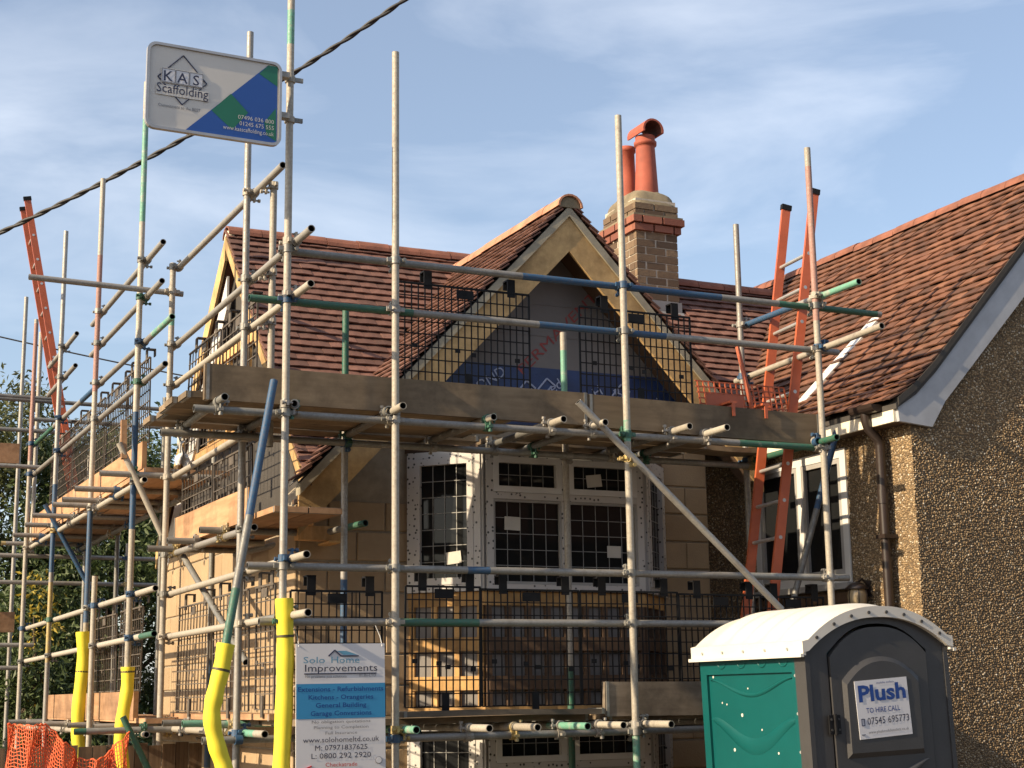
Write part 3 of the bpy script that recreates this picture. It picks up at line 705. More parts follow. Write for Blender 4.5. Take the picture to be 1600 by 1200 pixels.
# the pebbles themselves: thousands of small stones bedded in the render, too small to pick apart
import numpy as np
def pebbles(origin, ud, vd, nd, wu, wv, keep, parent, seed):
    rg = np.random.default_rng(seed); pitch = 0.0155
    gu, gv = np.meshgrid(np.arange(0, wu, pitch), np.arange(0, wv, pitch)); gu = gu.ravel() + rg.uniform(-.42, .42, gu.size) * pitch; gv = gv.ravel() + rg.uniform(-.42, .42, gv.size) * pitch
    ok = keep(gu, gv); gu, gv = gu[ok], gv[ok]; n = gu.size
    r_ = rg.uniform(.0058, .0105, n); el = rg.uniform(.65, 1.0, n); an = rg.uniform(0, PI, n); hh = rg.uniform(.55, .95, n) * r_
    k = 6; th_ = np.arange(k) * 2 * PI / k
    prof_ = ((1.0, -0.25), (0.82, 0.55)); pts = []
    for rr, hz in prof_:
        ca, sa = np.cos(th_) * rr, np.sin(th_) * rr
        a_ = r_[:, None] * ca[None, :]; b_ = (r_ * el)[:, None] * sa[None, :]
        a_ = a_ * rg.uniform(.85, 1.15, a_.shape); b_ = b_ * rg.uniform(.85, 1.15, b_.shape)
        x_ = a_ * np.cos(an)[:, None] - b_ * np.sin(an)[:, None]; y_ = a_ * np.sin(an)[:, None] + b_ * np.cos(an)[:, None]
        pts.append(np.stack([gu[:, None] + x_, gv[:, None] + y_, np.broadcast_to((hh * hz)[:, None], x_.shape)], -1))
    ap = np.stack([gu, gv, hh], -1)[:, None, :]
    loc = np.concatenate(pts + [ap], 1)                    # n, 13, 3
    B = np.array([tuple(ud), tuple(vd), tuple(nd)]); W = loc.reshape(-1, 3) @ B + np.array(tuple(origin))
    f = []
    for i in range(k):
        j = (i + 1) % k; f += [(i, j, k + j), (i, k + j, k + i), (k + i, k + j, 12)]
    f = np.array(f); F_ = (f[None] + (np.arange(n) * 13)[:, None, None]).reshape(-1, 3)
    org = W.mean(0); me = bpy.data.meshes.new('pebbles'); me.vertices.add(len(W)); me.vertices.foreach_set('co', (W - org).astype(np.float32).ravel())
    me.loops.add(F_.size); me.loops.foreach_set('vertex_index', F_.astype(np.int32).ravel()); me.polygons.add(len(F_))
    me.polygons.foreach_set('loop_start', np.arange(0, F_.size, 3, dtype=np.int32)); me.polygons.foreach_set('use_smooth', np.ones(len(F_), dtype=bool))
    me.materials.append(MATS['pebble']); me.update(calc_edges=True); me.validate()
    o = place('pebbles', me, V(org), parent); o['kind'] = 'stuff'
def gab_keep(u, v):
    X_ = RWX + u; Z_ = 1.25 + v; return (Z_ < RZ - np.abs(RX - X_) * TR_ - .30)
pebbles((RWX, GE, 1.25), (1, 0, 0), (0, 0, 1), (0, -1, 0), 1.75, 4.85, gab_keep, nwall, 3)
pebbles((RWX, 11.2, 1.7), (0, -1, 0), (0, 0, 1), (-1, 0, 0), 11.2 - GE, 2.44, lambda u, v: ~((11.2 - u > wy0 - .01) & (11.2 - u < wy1 + .01) & (1.7 + v > wz0 - .4) & (1.7 + v < wz1 + .01)), nwall, 4)
pebbles((7.0, 11.22, 1.7), (1, 0, 0), (0, 0, 1), (0, -1, 0), RWX - 7.0, 2.4, lambda u, v: u > -1, wall, 5)
# window: frame, mullions, panes
mb = MB(); xo, xi = RWX - .012, RWX + .07
for (y0, y1, z0, z1) in ((wy0, wy0 + .07, wz0, wz1), (wy1 - .07, wy1, wz0, wz1), (wy0 + .07, wy1 - .07, wz0, wz0 + .07), (wy0 + .07, wy1 - .07, wz1 - .07, wz1), (10.30, 10.36, wz0 + .07, wz1 - .07)):
    mb.bx(xo, xi, y0, y1, z0, z1, 'white_pvc')
nwin = part('window', mb, nb)
for (y0, y1) in ((wy0 + .07, 10.30), (10.36, wy1 - .07)):
    b = MB(); b.bx(xo + .03, xo + .04, y0 - .003, y1 + .003, wz0 + .067, wz1 - .067, 'glass'); part('pane', b, nwin)
    b = MB()
    for (q0, q1, z0, z1) in ((y0, y0 + .04, wz0 + .07, wz1 - .07), (y1 - .04, y1, wz0 + .07, wz1 - .07), (y0 + .04, y1 - .04, wz0 + .07, wz0 + .11), (y0 + .04, y1 - .04, wz1 - .11, wz1 - .07)): b.bx(xo + .006, xo + .029, q0, q1, z0, z1, 'grey_pvc')
    part('sash', b, nwin)
b = MB(); b.bx(RWX - .09, RWX + .02, wy0 - .06, wy1 + .06, wz0 - .05, wz0 - .003, 'grey_pvc'); part('sill', b, nwin)
for i in range(4):
    b = MB(); zz = wz0 - .075 - i * .085; b.ob((RWX - .02, (wy0 + wy1) / 2 - .02, zz - .03), (.012, 0, .004), (0, .72, 0), (-.004, 0, .036), 'brown_wood'); part('clapboard', b, nwin)
# roof deck, tiles with a slight sprocket at the eaves
ex = 7.33
mb = MB(); yf = RGY - .06
def sprk(x): return 0.115 * max(0, (7.72 - x) / 0.39) ** 2
prof = [(ex, z_nb(ex) + sprk(ex)), (7.52, z_nb(7.52) + sprk(7.52)), (7.72, z_nb(7.72)), (RX, RZ)]
for (a, b) in zip(prof, prof[1:]): mb.prism([(a[0], yf, a[1] - .02), (b[0], yf, b[1] - .02), (b[0], yf, b[1] - .06), (a[0], yf, a[1] - .06)], (0, 7, 0), 'felt')
mb.prism([(RX, yf, RZ - .02), (2 * RX - ex, yf, z_nb(ex)), (2 * RX - ex, yf, z_nb(ex) - .08), (RX, yf, RZ - .1)], (0, 7, 0), 'tile_old')
nroof = part('roof', mb, nb)
vn = V((1, 0, TR_)).normalized(); ln = math.hypot(RX - 7.5, (RX - 7.5) * TR_)
def keep_nb(q):
    if q.y < RGY - .08 or q.y > 15.5: return False
    zz = q.z - sprk(q.x)
    if q.y > YE and z_main(min(q.y, YR)) > zz + .05 and q.y < YR: return False
    if q.y > YE and q.x < 7.36 and q.y > YW: return False
    if q.y > YR: return z_main(2 * YR - q.y) < zz + .05
    return True
slopes = []
s7 = (7.72 - ex) / vn.x
vb = (V((7.72, 0, z_nb(7.72))) - V((ex, 0, prof[0][1]))).normalized()
slopes.append(((ex - .03, 15.4, prof[0][1] - .02), (0, -1, 0), vb, 15.4 - RGY + .06, (V((7.72, 0, z_nb(7.72))) - V((ex, 0, prof[0][1]))).length - .03, keep_nb))
slopes.append(((7.72, 15.4, z_nb(7.72)), (0, -1, 0), vn, 15.4 - RGY + .06, (RX - 7.72) / vn.x - .10, keep_nb))
tile_set('tiles', 'tile_old', slopes, nroof, lambda p_, x, y: x > 1290 and p_.z > 4.2)
y = RGY - .08
while y < 15:
    place('ridge_tile', rm_a, (RX, y, RZ - .045 + random.uniform(-.006, .006)), nroof, Euler((random.gauss(0, .01), 0, random.gauss(0, .01)))); y += 0.30
# gable bargeboard with a swept foot, fascia, soffit
yb2 = RGY - .05
up = [(ex + .02, prof[0][1] - .035)] + [(x_, z_nb(x_) + sprk(x_) - .03) for x_ in (7.52, 7.72)] + [(RX, RZ - .03)]
lo = [(RX, RZ - .42), (7.80, z_nb(7.80) - .36), (7.66, 4.10), (ex + .03, 4.125)]
mb = MB(); mb.prism([(a, yb2, b) for a, b in up + lo][::-1], (0, 0.03, 0), 'barge_grey'); part('bargeboard', mb, nb)
mb = MB()
for (a, b) in zip(up, up[1:]): mb.prism([(a[0], yb2 - .015, a[1] + .002), (b[0], yb2 - .015, b[1] + .002), (b[0], yb2 - .015, b[1] + .06), (a[0], yb2 - .015, a[1] + .06)], (0, .06, 0), 'felt')
part('undercloak', mb, nb)
mb = MB(); mb.bx(ex + .002, ex + .027, yb2 + .03, 10.9, 4.125, 4.225, 'cream_paint'); part('fascia', mb, nb)
mb = MB(); mb.bx(ex + .028, RWX, yb2 + .03, 10.9, 4.128, 4.142, 'brown_wood'); part('soffit', mb, nb)
# rainwater goods
mb = MB(); gy = 9.20
pts = [V((ex - .045 + .055 * math.cos(PI + PI * i / 8), 0, 4.27 + .055 * math.sin(PI + PI * i / 8))) for i in range(9)]
for i in range(8):
    a, b = pts[i], pts[i + 1]; mb.face([a + V((0, gy - .16, 0)), b + V((0, gy - .16, 0)), b + V((0, gy + .12, 0)), a + V((0, gy + .12, 0))], 'brown_pipe', True)
    mb.face([a * 1 + V((0.004, gy + .12, .006)), b + V((0.004, gy + .12, .006)), b + V((0.004, gy - .16, .006)), a + V((0.004, gy - .16, .006))], 'brown_pipe', True)
mb.face([q + V((0, gy - .16, 0)) for q in pts], 'brown_pipe')
part('gutter', mb, nb)
mb = MB(); xp = RWX - .085
mb.sweep([(ex - .035, gy, 4.24), (ex - .03, gy, 4.17), (ex - .01, gy, 4.11), (xp - .012, gy, 4.04), (xp, gy, 3.99), (xp, gy, 3.6)], .036, 'brown_pipe', 12)
mb.cyl((xp, gy, 3.62), (xp, gy, 0.05), .034, 'brown_pipe', 14); mb.cyl((xp, gy, 3.56), (xp, gy, 3.66), .041, 'brown_pipe', 14)
for zz in (3.3, 1.9): mb.bx(xp - .045, RWX + .002, gy - .05, gy + .05, zz, zz + .03, 'brown_pipe')
part('downpipe', mb, nb)
# white board lying up the roof slope
pn = V((-TR_, 0, 1)).normalized(); p0 = V((RX, 9, RZ)) + pn * .035
a = PP(1370, 497, p0, pn); b = PP(1243, 640, p0, pn)
mb = MB(); mb.plank(a, b, 0.068, 0.012, pn.cross((b - a).normalized()), 'white_pvc')
tag(part('trim_board', mb), 'long white trim board lying up the old tiled roof beside the ladder', 'board')
# wall lantern
lc = P(1340, 936, 'X', RWX - .11)
lan = thing('wall_lantern', 'small brass and glass lantern on the pebbledash wall above the portable toilet', 'lantern', lc)
mb = MB(); mb.lathe(lc, [(.02, -.10), (.05, -.085), (.072, -.03), (.075, .03), (.06, .075)], 'lantern_glass', 12); part('glass', mb, lan)
mb = MB(); mb.lathe(lc, [(.085, .072), (.088, .085), (.05, .115), (.01, .125)], 'brown_pipe', 12); part('cap', mb, lan)
mb = MB(); mb.sweep([lc + V((0, 0, .12)), lc + V((.05, 0, .15)), lc + V((.11, 0, .10))], .009, 'brown_pipe', 6); mb.ob(lc + V((.108, 0, .08)), (.006, 0, 0), (0, .03, 0), (0, 0, .06), 'brown_pipe'); part('bracket', mb, lan)
for i in range(6):
    a_ = 2 * PI * i / 6; m_ = MB(); m_.sweep([lc + V((r_ * math.cos(a_), r_ * math.sin(a_), z_)) for r_, z_ in ((.05, -.088), (.075, -.03), (.078, .03), (.063, .076))], .004, 'brown_pipe', 5); part('rib', m_, lan)

# ------------------------------------------------------------------ scaffold
scaf = thing('scaffold', 'galvanised tube scaffold with blue and green painted tubes around the house', 'scaffold', (2.83, 9.2, 0.02))
TUBES = []
TR = 0.0242
def tube(name, a, b, bands=None, k='galv', r=TR):
    a, b = V(a), V(b); d = (b - a); l = d.length; d = d / l; mb = MB(); n = 14
    u = d.orthogonal().normalized(); w_ = d.cross(u)
    cuts = [(0.0, 1.0, k)]
    if bands:
        ts = sorted(set([0.0, 1.0] + [max(0, min(1, q)) for bn in bands for q in bn[:2]])); cuts = []
        for t0, t1 in zip(ts, ts[1:]):
            kk = k
            for bn in bands:
                if bn[0] <= (t0 + t1) / 2 <= bn[1]: kk = bn[2]
            cuts.append((t0, t1, kk))
    ring = lambda c_, rr: [c_ + (u * math.cos(2 * PI * i / n) + w_ * math.sin(2 * PI * i / n)) * rr for i in range(n)]
    for t0, t1, kk in cuts:
        mb.idx(ring(a + d * l * t0, r) + ring(a + d * l * t1, r), [(i, (i + 1) % n, n + (i + 1) % n, n + i) for i in range(n)], kk, True)
    for e, s_, kk in ((a, 1, cuts[0][2]), (b, -1, cuts[-1][2])):
        A = ring(e, r); B = ring(e, r * .82); D = ring(e + d * s_ * .12, r * .82)
        mb.idx(A + B, [(i, n + i, n + (i + 1) % n, (i + 1) % n) if s_ > 0 else (i, (i + 1) % n, n + (i + 1) % n, n + i) for i in range(n)], kk)
        mb.idx(B + D, [(i, n + i, n + (i + 1) % n, (i + 1) % n) for i in range(n)], 'bore')
        mb.face(D, 'bore')
    o = part(name, mb, scaf, a); TUBES.append((o, a, b, name)); return o
def zb(o0, o1, lst):     # bands given in z (or x) along a tube from o0 to o1
    return [((p_ - o0) / (o1 - o0), (q - o0) / (o1 - o0), k) for p_, q, k in lst]
G0 = 0.03
# outer front standards
tube('standard', (2.83, 9.2, G0 + .3), (2.83, 9.2, 7.0), zb(G0, 7.0, [(6.35, 6.6, 'paleGreen'), (2.0, 3.9, 'galv')]), 'cream')
tube('standard', (3.56, 9.2, G0), (3.56, 9.2, 6.45), None, 'cream')
tube('standard', (5.26, 9.2, G0), (5.26, 9.2, 6.26), zb(G0, 6.26, [(3.9, 4.05, 'paleGreen'), (0, 2, 'paleGreen')]), 'cream')
tube('standard', (6.90, 9.2, G0), (6.90, 9.2, 6.25), zb(G0, 6.25, [(4.9, 6.1, 'pink')]), 'cream')
# inner front standards
tube('standard', (3.57, 10.2, G0), (3.57, 10.2, 4.93), zb(G0, 4.93, [(4.1, 4.93, 'green'), (2.1, 3.0, 'blue')]), 'galv')
tube('standard', (5.30, 10.2, G0), (5.30, 10.2, 4.89), zb(G0, 4.89, [(4.1, 4.75, 'paleGreen'), (1.4, 2.4, 'green')]), 'cream')
tube('standard', (6.90, 10.2, G0), (6.90, 10.2, 5.93), None, 'galv')
# left side
tube('standard', (2.83, 10.17, G0), (2.83, 10.17, 6.86), None, 'galv')
tube('standard', (2.83, 12.36, 1.87), (2.83, 12.36, 5.73), zb(1.87, 5.73, [(5.2, 5.3, 'paleGreen')]), 'cream')
tube('standard', (2.955, 9.95, 3.85), (2.955, 9.95, 5.69), None, 'cream')
# front rails and ledgers, their shade put in with the darker grey
YI = 9.252
tube('guard_rail', (2.79, YI, 5.0), (7.54, YI, 5.02), zb(2.79, 7.54, [(2.79, 3.9, 'dull'), (4.5, 6.1, 'blue'), (6.6, 7.5, 'green')]), 'grey')
tube('guard_rail', (2.60, YI, 4.67), (7.12, YI, 4.69), zb(2.6, 7.12, [(2.6, 3.7, 'green'), (4.62, 5.62, 'blue')]), 'grey')
tube('ledger', (2.27, YI, 3.945), (6.97, YI, 3.955), zb(2.27, 6.97, [(2.27, 2.9, 'dull'), (6.2, 6.9, 'green')]), 'grey')
tube('ledger', (2.3, 10.148, 3.94), (6.98, 10.148, 3.945), None, 'dull')
tube('guard_rail', (2.62, YI, 3.0), (7.10, YI, 3.01), zb(2.6, 7.1, [(4.06, 4.22, 'blue'), (6.2, 7.1, 'dull')]), 'grey')
tube('guard_rail', (2.70, YI, 2.665), (7.0, YI, 2.675), zb(2.7, 7, [(3.6, 4.15, 'green')]), 'grey')
tube('ledger', (3.50, YI, 1.955), (7.05, YI, 1.97), zb(3.5, 7, [(4.0, 4.6, 'dull')]), 'grey')
tube('ledger', (2.6, 10.148, 1.95), (7.05, 10.148, 1.955), None, 'dull')
# transoms below the upper deck, ends sticking out of the front
for xx, ye in ((2.875, 9.16), (3.53, 8.99), (4.23, 9.15), (4.70, 9.06), (5.02, 9.07), (5.64, 9.0), (5.91, 8.95), (2.42, 9.1)):
    tube('transom', (xx, ye, 4.0), (xx + random.uniform(-.06, .06), 10.47, 3.995), [(0, .30, 'cream')] if xx > 3 else None, 'dull')  # cream ends paint the sunlight, the dull run the shade under the deck
tube('transom', (6.86, 8.98, 3.99), (6.95, 10.45, 3.99), None, 'green')
for xx, ye in ((3.62, 9.0), (4.07, 8.92), (4.38, 8.88), (4.72, 8.86), (5.0, 8.9), (5.33, 8.86), (6.1, 8.9)):
    tube('transom', (xx, ye, 2.01), (xx + random.uniform(-.05, .05), 10.47, 2.008), [(0, .34, 'cream' if random.random() < .7 else 'paleGreen')], 'dull')  # pale ends coloured as lit, the rest dull as deck shade
# left side rails (inside the standards)
XI = 2.882
tube('guard_rail', (XI, 8.88, 5.05), (XI, 12.55, 5.05), None, 'galv')
tube('guard_rail', (XI, 8.88, 4.70), (XI, 12.50, 4.72), None, 'cream')
tube('guard_rail', (XI, 9.50, 5.66), (XI, 12.42, 5.70), None, 'galv')
tube('ledger', (XI, 10.36, 3.985), (XI, 12.45, 3.96), None, 'cream')
tube('ledger', (XI, 10.02, 3.32), (XI, 12.5, 3.345), None, 'galv')
tube('guard_rail', (XI, 8.90, 3.045), (XI, 12.52, 3.03), None, 'cream')
tube('guard_rail', (XI, 8.86, 2.70), (XI, 12.52, 2.70), zb(8.86, 12.5, [(9.2, 9.75, 'dull')]), 'cream')
tube('ledger', (XI, 9.7, 1.99), (XI, 12.6, 1.995), zb(9.7, 12.6, [(9.9, 10.3, 'paleGreen')]), 'cream')
# mid platform transoms
for yy, x0 in ((10.75, 2.70), (11.55, 2.66), (12.2, 2.66)): tube('transom', (x0, yy, 3.37), (3.40, yy, 3.372), None, 'dull')
tube('transom', (3.74, 10.24, 3.40), (3.33, 12.1, 3.33), [(0, .14, 'green')], 'dull')
tube('transom', (2.26, 10.095, 3.93), (2.98, 10.09, 3.935), None, 'dull')
for yy in (10.5, 11.1, 11.7, 12.3): tube('transom', (2.70, yy, 2.045), (3.40, yy, 2.045), None, 'paleGreen' if yy < 11.5 else 'dull')
# braces
tube('brace', (4.85, 9.135, 4.14), (6.42, 9.135, 2.77), None, 'galv')
pa, pb = P(428, 595, 'Y', 9.05), P(336, 1100, 'Y', 8.5); dd = (pb - pa).normalized(); pe = pb
tl = (pe - pa).length
tube('raking_brace', pa, pe, [(0, .92 / tl, 'blue'), (1.38 / tl, 1.85 / tl, 'green')], 'dull')
sp0 = P(357, 1245, 'Y', 8.5); tube('standard', (sp0.x, sp0.y, gz(0, sp0.y) + .012), (sp0.x, sp0.y, sp0.z + .1), None, 'dull')
tube('brace', P(1311, 660, 'Y', 9.62), P(1234, 960, 'Y', 9.72), [(0, .46, 'blue')], 'dull')
tube('brace', P(287, 870, 'X', 2.94), P(385, 1035, 'X', 2.94), None, 'dull')
# upper right rails along the neighbour's side
tube('guard_rail', P(1342, 440, 'X', 6.952), P(1165, 508, 'X', 6.952), [(0, .3, 'paleGreen'), (.55, 1, 'blue')], 'galv')
tube('guard_rail', P(1378, 509, 'X', 6.952), P(1150, 596, 'X', 6.952), None, 'cream')
# far left run
XR = 2.60; XRI = 2.652
RY = (12.52, 14.35, 16.36, 18.18)
tube('standard', (XR, RY[0], G0), (XR, RY[0], 7.33), zb(G0, 7.33, [(6.1, 7.0, 'paleGreen'), (3.55, 4.5, 'blue')]), 'cream')
tube('standard', (XR, RY[1], G0), (XR, RY[1], 7.05), zb(G0, 7.05, [(5.0, 6.3, 'pink'), (2.9, 3.95, 'blue')]), 'cream')
tube('standard', (XR, RY[2], G0), (XR, RY[2], 7.1), zb(G0, 7.1, [(3.5, 4.4, 'blue'), (2.6, 3.4, 'brass')]), 'galv')
tube('standard', (XR, RY[3], G0), (XR, RY[3], 6.55), zb(G0, 6.55, [(4.9, 6.5, 'pink')]), 'cream')
tube('standard', (XR, 14.01, 1.83), (XR, 14.01, 3.29), None, 'cream')
tube('standard', (XR - .02, 18.95, G0), (XR - .02, 18.95, 7.0), None, 'galv')
tube('standard', (XR + .12, 18.6, 3.9), (XR + .12, 18.6, 6.5), None, 'cream')
for yy in (12.55, 14.4, 16.4, 18.2): tube('standard', (3.26, yy, G0), (3.26, yy, 5.0 if yy > 13 else 4.2), zb(G0, 5.0, [(2.0, 3.0, 'blue')]) if yy < 13 else None, 'dull')
tube('guard_rail', (XRI, 11.56, 5.08), (XRI, 18.4, 5.10), zb(11.56, 18.4, [(11.56, 12.2, 'paleGreen'), (14.6, 15.3, 'blue'), (16.9, 18.4, 'green')]), 'galv')
tube('guard_rail', (XRI, 11.75, 4.75), (XRI, 18.5, 4.75), None, 'galv')
tube('guard_rail', (XRI, 11.95, 5.78), (XRI, 14.9, 5.76), None, 'galv')
tube('guard_rail', (XRI, 11.95, 5.46), (XRI, 14.9, 5.46), None, 'galv')
tube('guard_rail', (XRI, 15.75, 5.86), (XRI, 17.4, 5.84), None, 'galv')
tube('guard_rail', (XRI, 15.75, 5.53), (XRI, 17.4, 5.52), None, 'galv')
tube('ledger', (XRI, 12.35, 3.93), (XRI, 18.5, 3.92), None, 'cream')
tube('guard_rail', (XRI, 11.85, 3.04), (XRI, 18.2, 3.02), None, 'cream')
tube('guard_rail', (XRI, 11.85, 2.70), (XRI, 18.2, 2.66), zb(11.85, 18.2, [(11.85, 12.3, 'green')]), 'cream')
tube('ledger', (XRI, 12.0, 1.96), (XRI, 18.3, 1.95), None, 'cream')
tube('ledger', (3.21, 12.4, 3.93), (3.21, 18.5, 3.92), None, 'dull')
tube('ledger', (3.21, 12.1, 1.96), (3.21, 18.3, 1.95), None, 'dull')
tube('tie', (1.70, 12.412, 5.51), (2.93, 12.412, 5.49), None, 'galv')
tube('tie', (2.32, 12.46, 3.98), (3.3, 12.46, 3.985), None, 'galv')
tube('transom', (2.14, 12.12, 1.99), (3.0, 12.12, 1.995), [(0, .1, 'green')], 'dull')
for yy, xl in ((13.45, 2.30), (14.22, 2.33), (14.62, 2.31), (15.54, 2.27), (16.4, 2.33), (17.45, 2.36), (18.4, 2.36)): tube('transom', (xl, yy, 3.98), (3.35, yy, 3.985), [(0, .05, 'brass')] if yy > 18 else None, 'galv')
for yy in (13.0, 14.2, 15.4, 16.6, 17.8): tube('transom', (2.45, yy, 2.01), (3.35, yy, 2.012), None, 'galv')
tube('brace', P(186, 692, 'Y', 12.45), P(253, 836, 'Y', 12.45), None, 'cream')
tube('brace', P(70, 788, 'Y', 16.30), P(142, 922, 'Y', 16.30), [(0, 1, 'blue')], 'dull')
tube('brace', P(192, 1120, 'Y', 12.0), P(245, 1230, 'Y', 12.0), [(0, 1, 'green')], 'green')
# distant rails crossing behind
for (ya, x0, x1, zz) in ((18.3, 1.2, 4.4, 3.84), (18.3, 1.2, 4.4, 3.54), (18.3, 0.6, 2.9, 5.66), (18.45, 0.8, 2.9, 5.30), (18.3, 2.2, 5.0, 5.62), (18.4, 2.6, 5.0, 5.42), (17.9, 0.6, 2.7, 4.80), (18.3, .6, 2.75, 2.85), (18.3, .6, 2.6, 2.60)):
    tube('tie', (x0, ya, zz), (x1, ya, zz - .01), None, 'galv' if zz < 5 else 'dull')
for xx, zz0, zz1 in ((3.75, G0, 4.0), (4.15, G0, 5.7)): tube('standard', (xx, 18.25, zz0), (xx, 18.25, zz1), None, 'cream')

# couplers where tubes cross
def coupler_mesh(k):
    b = MB(); n = 12
    def ring_(c_, ax, r0, r1, h_):
        ax = V(ax); u = ax.orthogonal().normalized(); w_ = ax.cross(u)
        pts = lambda rr, s_: [V(c_) + ax * s_ * h_ + (u * math.cos(2 * PI * i / n) + w_ * math.sin(2 * PI * i / n)) * rr for i in range(n)]
        A, B, D, E_ = pts(r1, -1), pts(r1, 1), pts(r0, -1), pts(r0, 1)
        b.idx(A + B, [(i, (i + 1) % n, n + (i + 1) % n, n + i) for i in range(n)], k, True)
        b.idx(B + E_, [(i, (i + 1) % n, n + (i + 1) % n, n + i) for i in range(n)], k); b.idx(A + D, [(i, n + i, n + (i + 1) % n, (i + 1) % n) for i in range(n)], k)
    ring_((0, 0, 0), (0, 0, 1), TR, .032, .024); ring_((0, .052, 0), (1, 0, 0), TR, .032, .024)
    b.bx(-.062, -.026, -.012, .004, -.016, .016, k); b.bx(.026, .060, -.012, .004, -.014, .014, k)
    b.cyl((-.050, -.034, 0), (-.050, .03, 0), .0075, k, 6); b.cyl((-.050, -.040, 0), (-.050, -.024, 0), .014, k, 6)
    b.bx(-.016, .016, .046, .060, .026, .064, k); b.cyl((0, .03, .052), (0, .088, .052), .0075, k, 6); b.cyl((0, .078, .052), (0, .094, .052), .014, k, 6)
    b.bx(-.02, .02, .022, .032, -.02, .02, k)
    return mesh_of(b, V((0, 0, 0)), 'coupler')
cms = [coupler_mesh(k) for k in ('galv', 'dull', 'cream', 'blue', 'green', 'brass')]
seen = []
for i in range(len(TUBES)):
    for j in range(len(TUBES)):
        if i == j: continue
        o, a0, a1, na = TUBES[i]; o2, b0, b1, nb_ = TUBES[j]
        if not ((na == 'standard' and nb_ != 'standard') or (na == 'ledger' and nb_ == 'transom')): continue
        da, db = (a1 - a0), (b1 - b0); la, lb = da.length, db.length; da, db = da / la, db / lb
        cr_ = da.cross(db)
        if cr_.length < 0.5: continue
        rr = b0 - a0; dn = 1 - da.dot(db) ** 2
        s_ = (rr.dot(da) - rr.dot(db) * da.dot(db)) / dn; t_ = (rr.dot(da) * da.dot(db) - rr.dot(db)) / dn
        if not (-.02 < s_ < la + .02 and -.02 < t_ < lb + .02): continue
        pa_, pb_ = a0 + da * s_, b0 + db * t_; off = pb_ - pa_
        if off.length > 0.085 or off.length < 0.02: continue
        yv_ = off.normalized(); zv_ = da; xv_ = yv_.cross(zv_).normalized(); zv_ = xv_.cross(yv_)
        if random.random() < .5: xv_, zv_ = -xv_, -zv_
        place('coupler', random.choice(cms[:3] * 2 + [cms[1]] * 2 + [cms[3]] * 2 + cms[4:]), pa_, o, Matrix((xv_, yv_, zv_)).transposed())
# base plates
bpm = MB(); bpm.bx(-.075, .075, -.075, .075, 0, .008, 'galv')
bpme = mesh_of(bpm, V((0, 0, 0)), 'base_plate')
for (o, a, b, na) in list(TUBES):
    if na == 'standard' and a.z < .6: place('base_plate', bpme, (a.x, a.y, a.z - .010), o)

# ------------------------------------------------------------------ scaffold boards
def board(a, b, wv, k, label, cat='board', group=None, hw=0.1125, ht=0.019):
    a, b = V(a), V(b); d = b - a; l = d.length; d = d / l; wv = V(wv).normalized(); n = d.cross(wv).normalized(); mb = MB()
    segs = 6; vs = []
    ph = random.uniform(0, 6)
    for i in range(segs + 1):
        c_ = a + d * l * i / segs + n * 0.004 * math.sin(ph + i * 0.9)
        vs += [c_ - wv * hw - n * ht, c_ + wv * hw - n * ht, c_ + wv * hw + n * ht, c_ - wv * hw + n * ht]
    f = [(3, 2, 1, 0), tuple(segs * 4 + q for q in (0, 1, 2, 3))]
    for i in range(segs):
        for q in range(4): f.append((i * 4 + q, i * 4 + (q + 1) % 4, (i + 1) * 4 + (q + 1) % 4, (i + 1) * 4 + q))
    mb.idx(vs, f, k)
    o = part('scaffold_board', mb)
    if l > 1.0:
        for e, s_ in ((a, 1), (b, -1)):
            h = MB(); h.ob(e + d * s_ * .02, d * .010, wv * (hw + .0015), n * (ht + .002), 'dull'); part('end_band', h, o)
    return tag(o, label, cat, group)
zt_ = 4.046
ROWS = ['front edge row', 'second row from the front', 'third row from the front', 'fourth row from the front', 'row nearest the house']
DY = [9.425, 9.64, 9.855, 10.07, 10.345]
g1 = 'boards of the upper front deck'
for i in range(5):
    y = DY[i]
    board((2.22 + random.uniform(-.05, .03), y, zt_), (4.55 + random.uniform(-.1, .1), y, zt_), (0, 1, 0), 'board_x_shade', 'plank in the left half of the upper front deck, ' + ROWS[i], 'board', g1, .103)
    board((4.75 + random.uniform(-.1, .1), y, zt_), (6.35 + random.uniform(-.05, .05), y, zt_), (0, 1, 0), 'board_x_shade', 'plank in the right half of the upper front deck, ' + ROWS[i], 'board', g1, .103)
board((6.36, 10.12, zt_), (6.95, 10.12, zt_), (0, 1, 0), 'board_x_shade', 'short plank at the right end of the upper front deck behind the ladder', 'board')
# toe boards: on edge behind the standards
board((2.34, 9.30, 4.125), (5.005, 9.30, 4.125), (0, 0, 1), 'board_x_shade', 'long brown toe board on edge along the upper deck, left of the joint', 'toe board')
board((5.01, 9.302, 4.118), (6.95, 9.302, 4.098), (0, 0, 1), 'board_x_shade', 'long brown toe board on edge along the upper deck, right of the joint', 'toe board')
g2 = 'boards of the lower front deck'
for i in range(5):
    y = DY[i]
    board((3.0, y, 2.058), (5.0 + random.uniform(-.1, .1), y, 2.058), (0, 1, 0), 'board_x_shade', 'plank in the left half of the lower front deck, ' + ROWS[i], 'board', g2, .103)
    board((5.12, y, 2.058), (6.95, y, 2.058), (0, 1, 0), 'board_x_shade', 'plank in the right half of the lower front deck, ' + ROWS[i], 'board', g2, .103)
board((5.08, 9.30, 2.175), (7.0, 9.30, 2.165), (0, 0, 1), 'board_grey', 'dark grey paint-spattered toe board on edge beside the portable toilet', 'toe board')
board((3.62, 9.33, 2.10), (5.06, 9.34, 2.10), (0, 1, 0), 'board_grey', 'loose plank lying flat on the front edge of the lower deck', 'board', None, .1, .017)
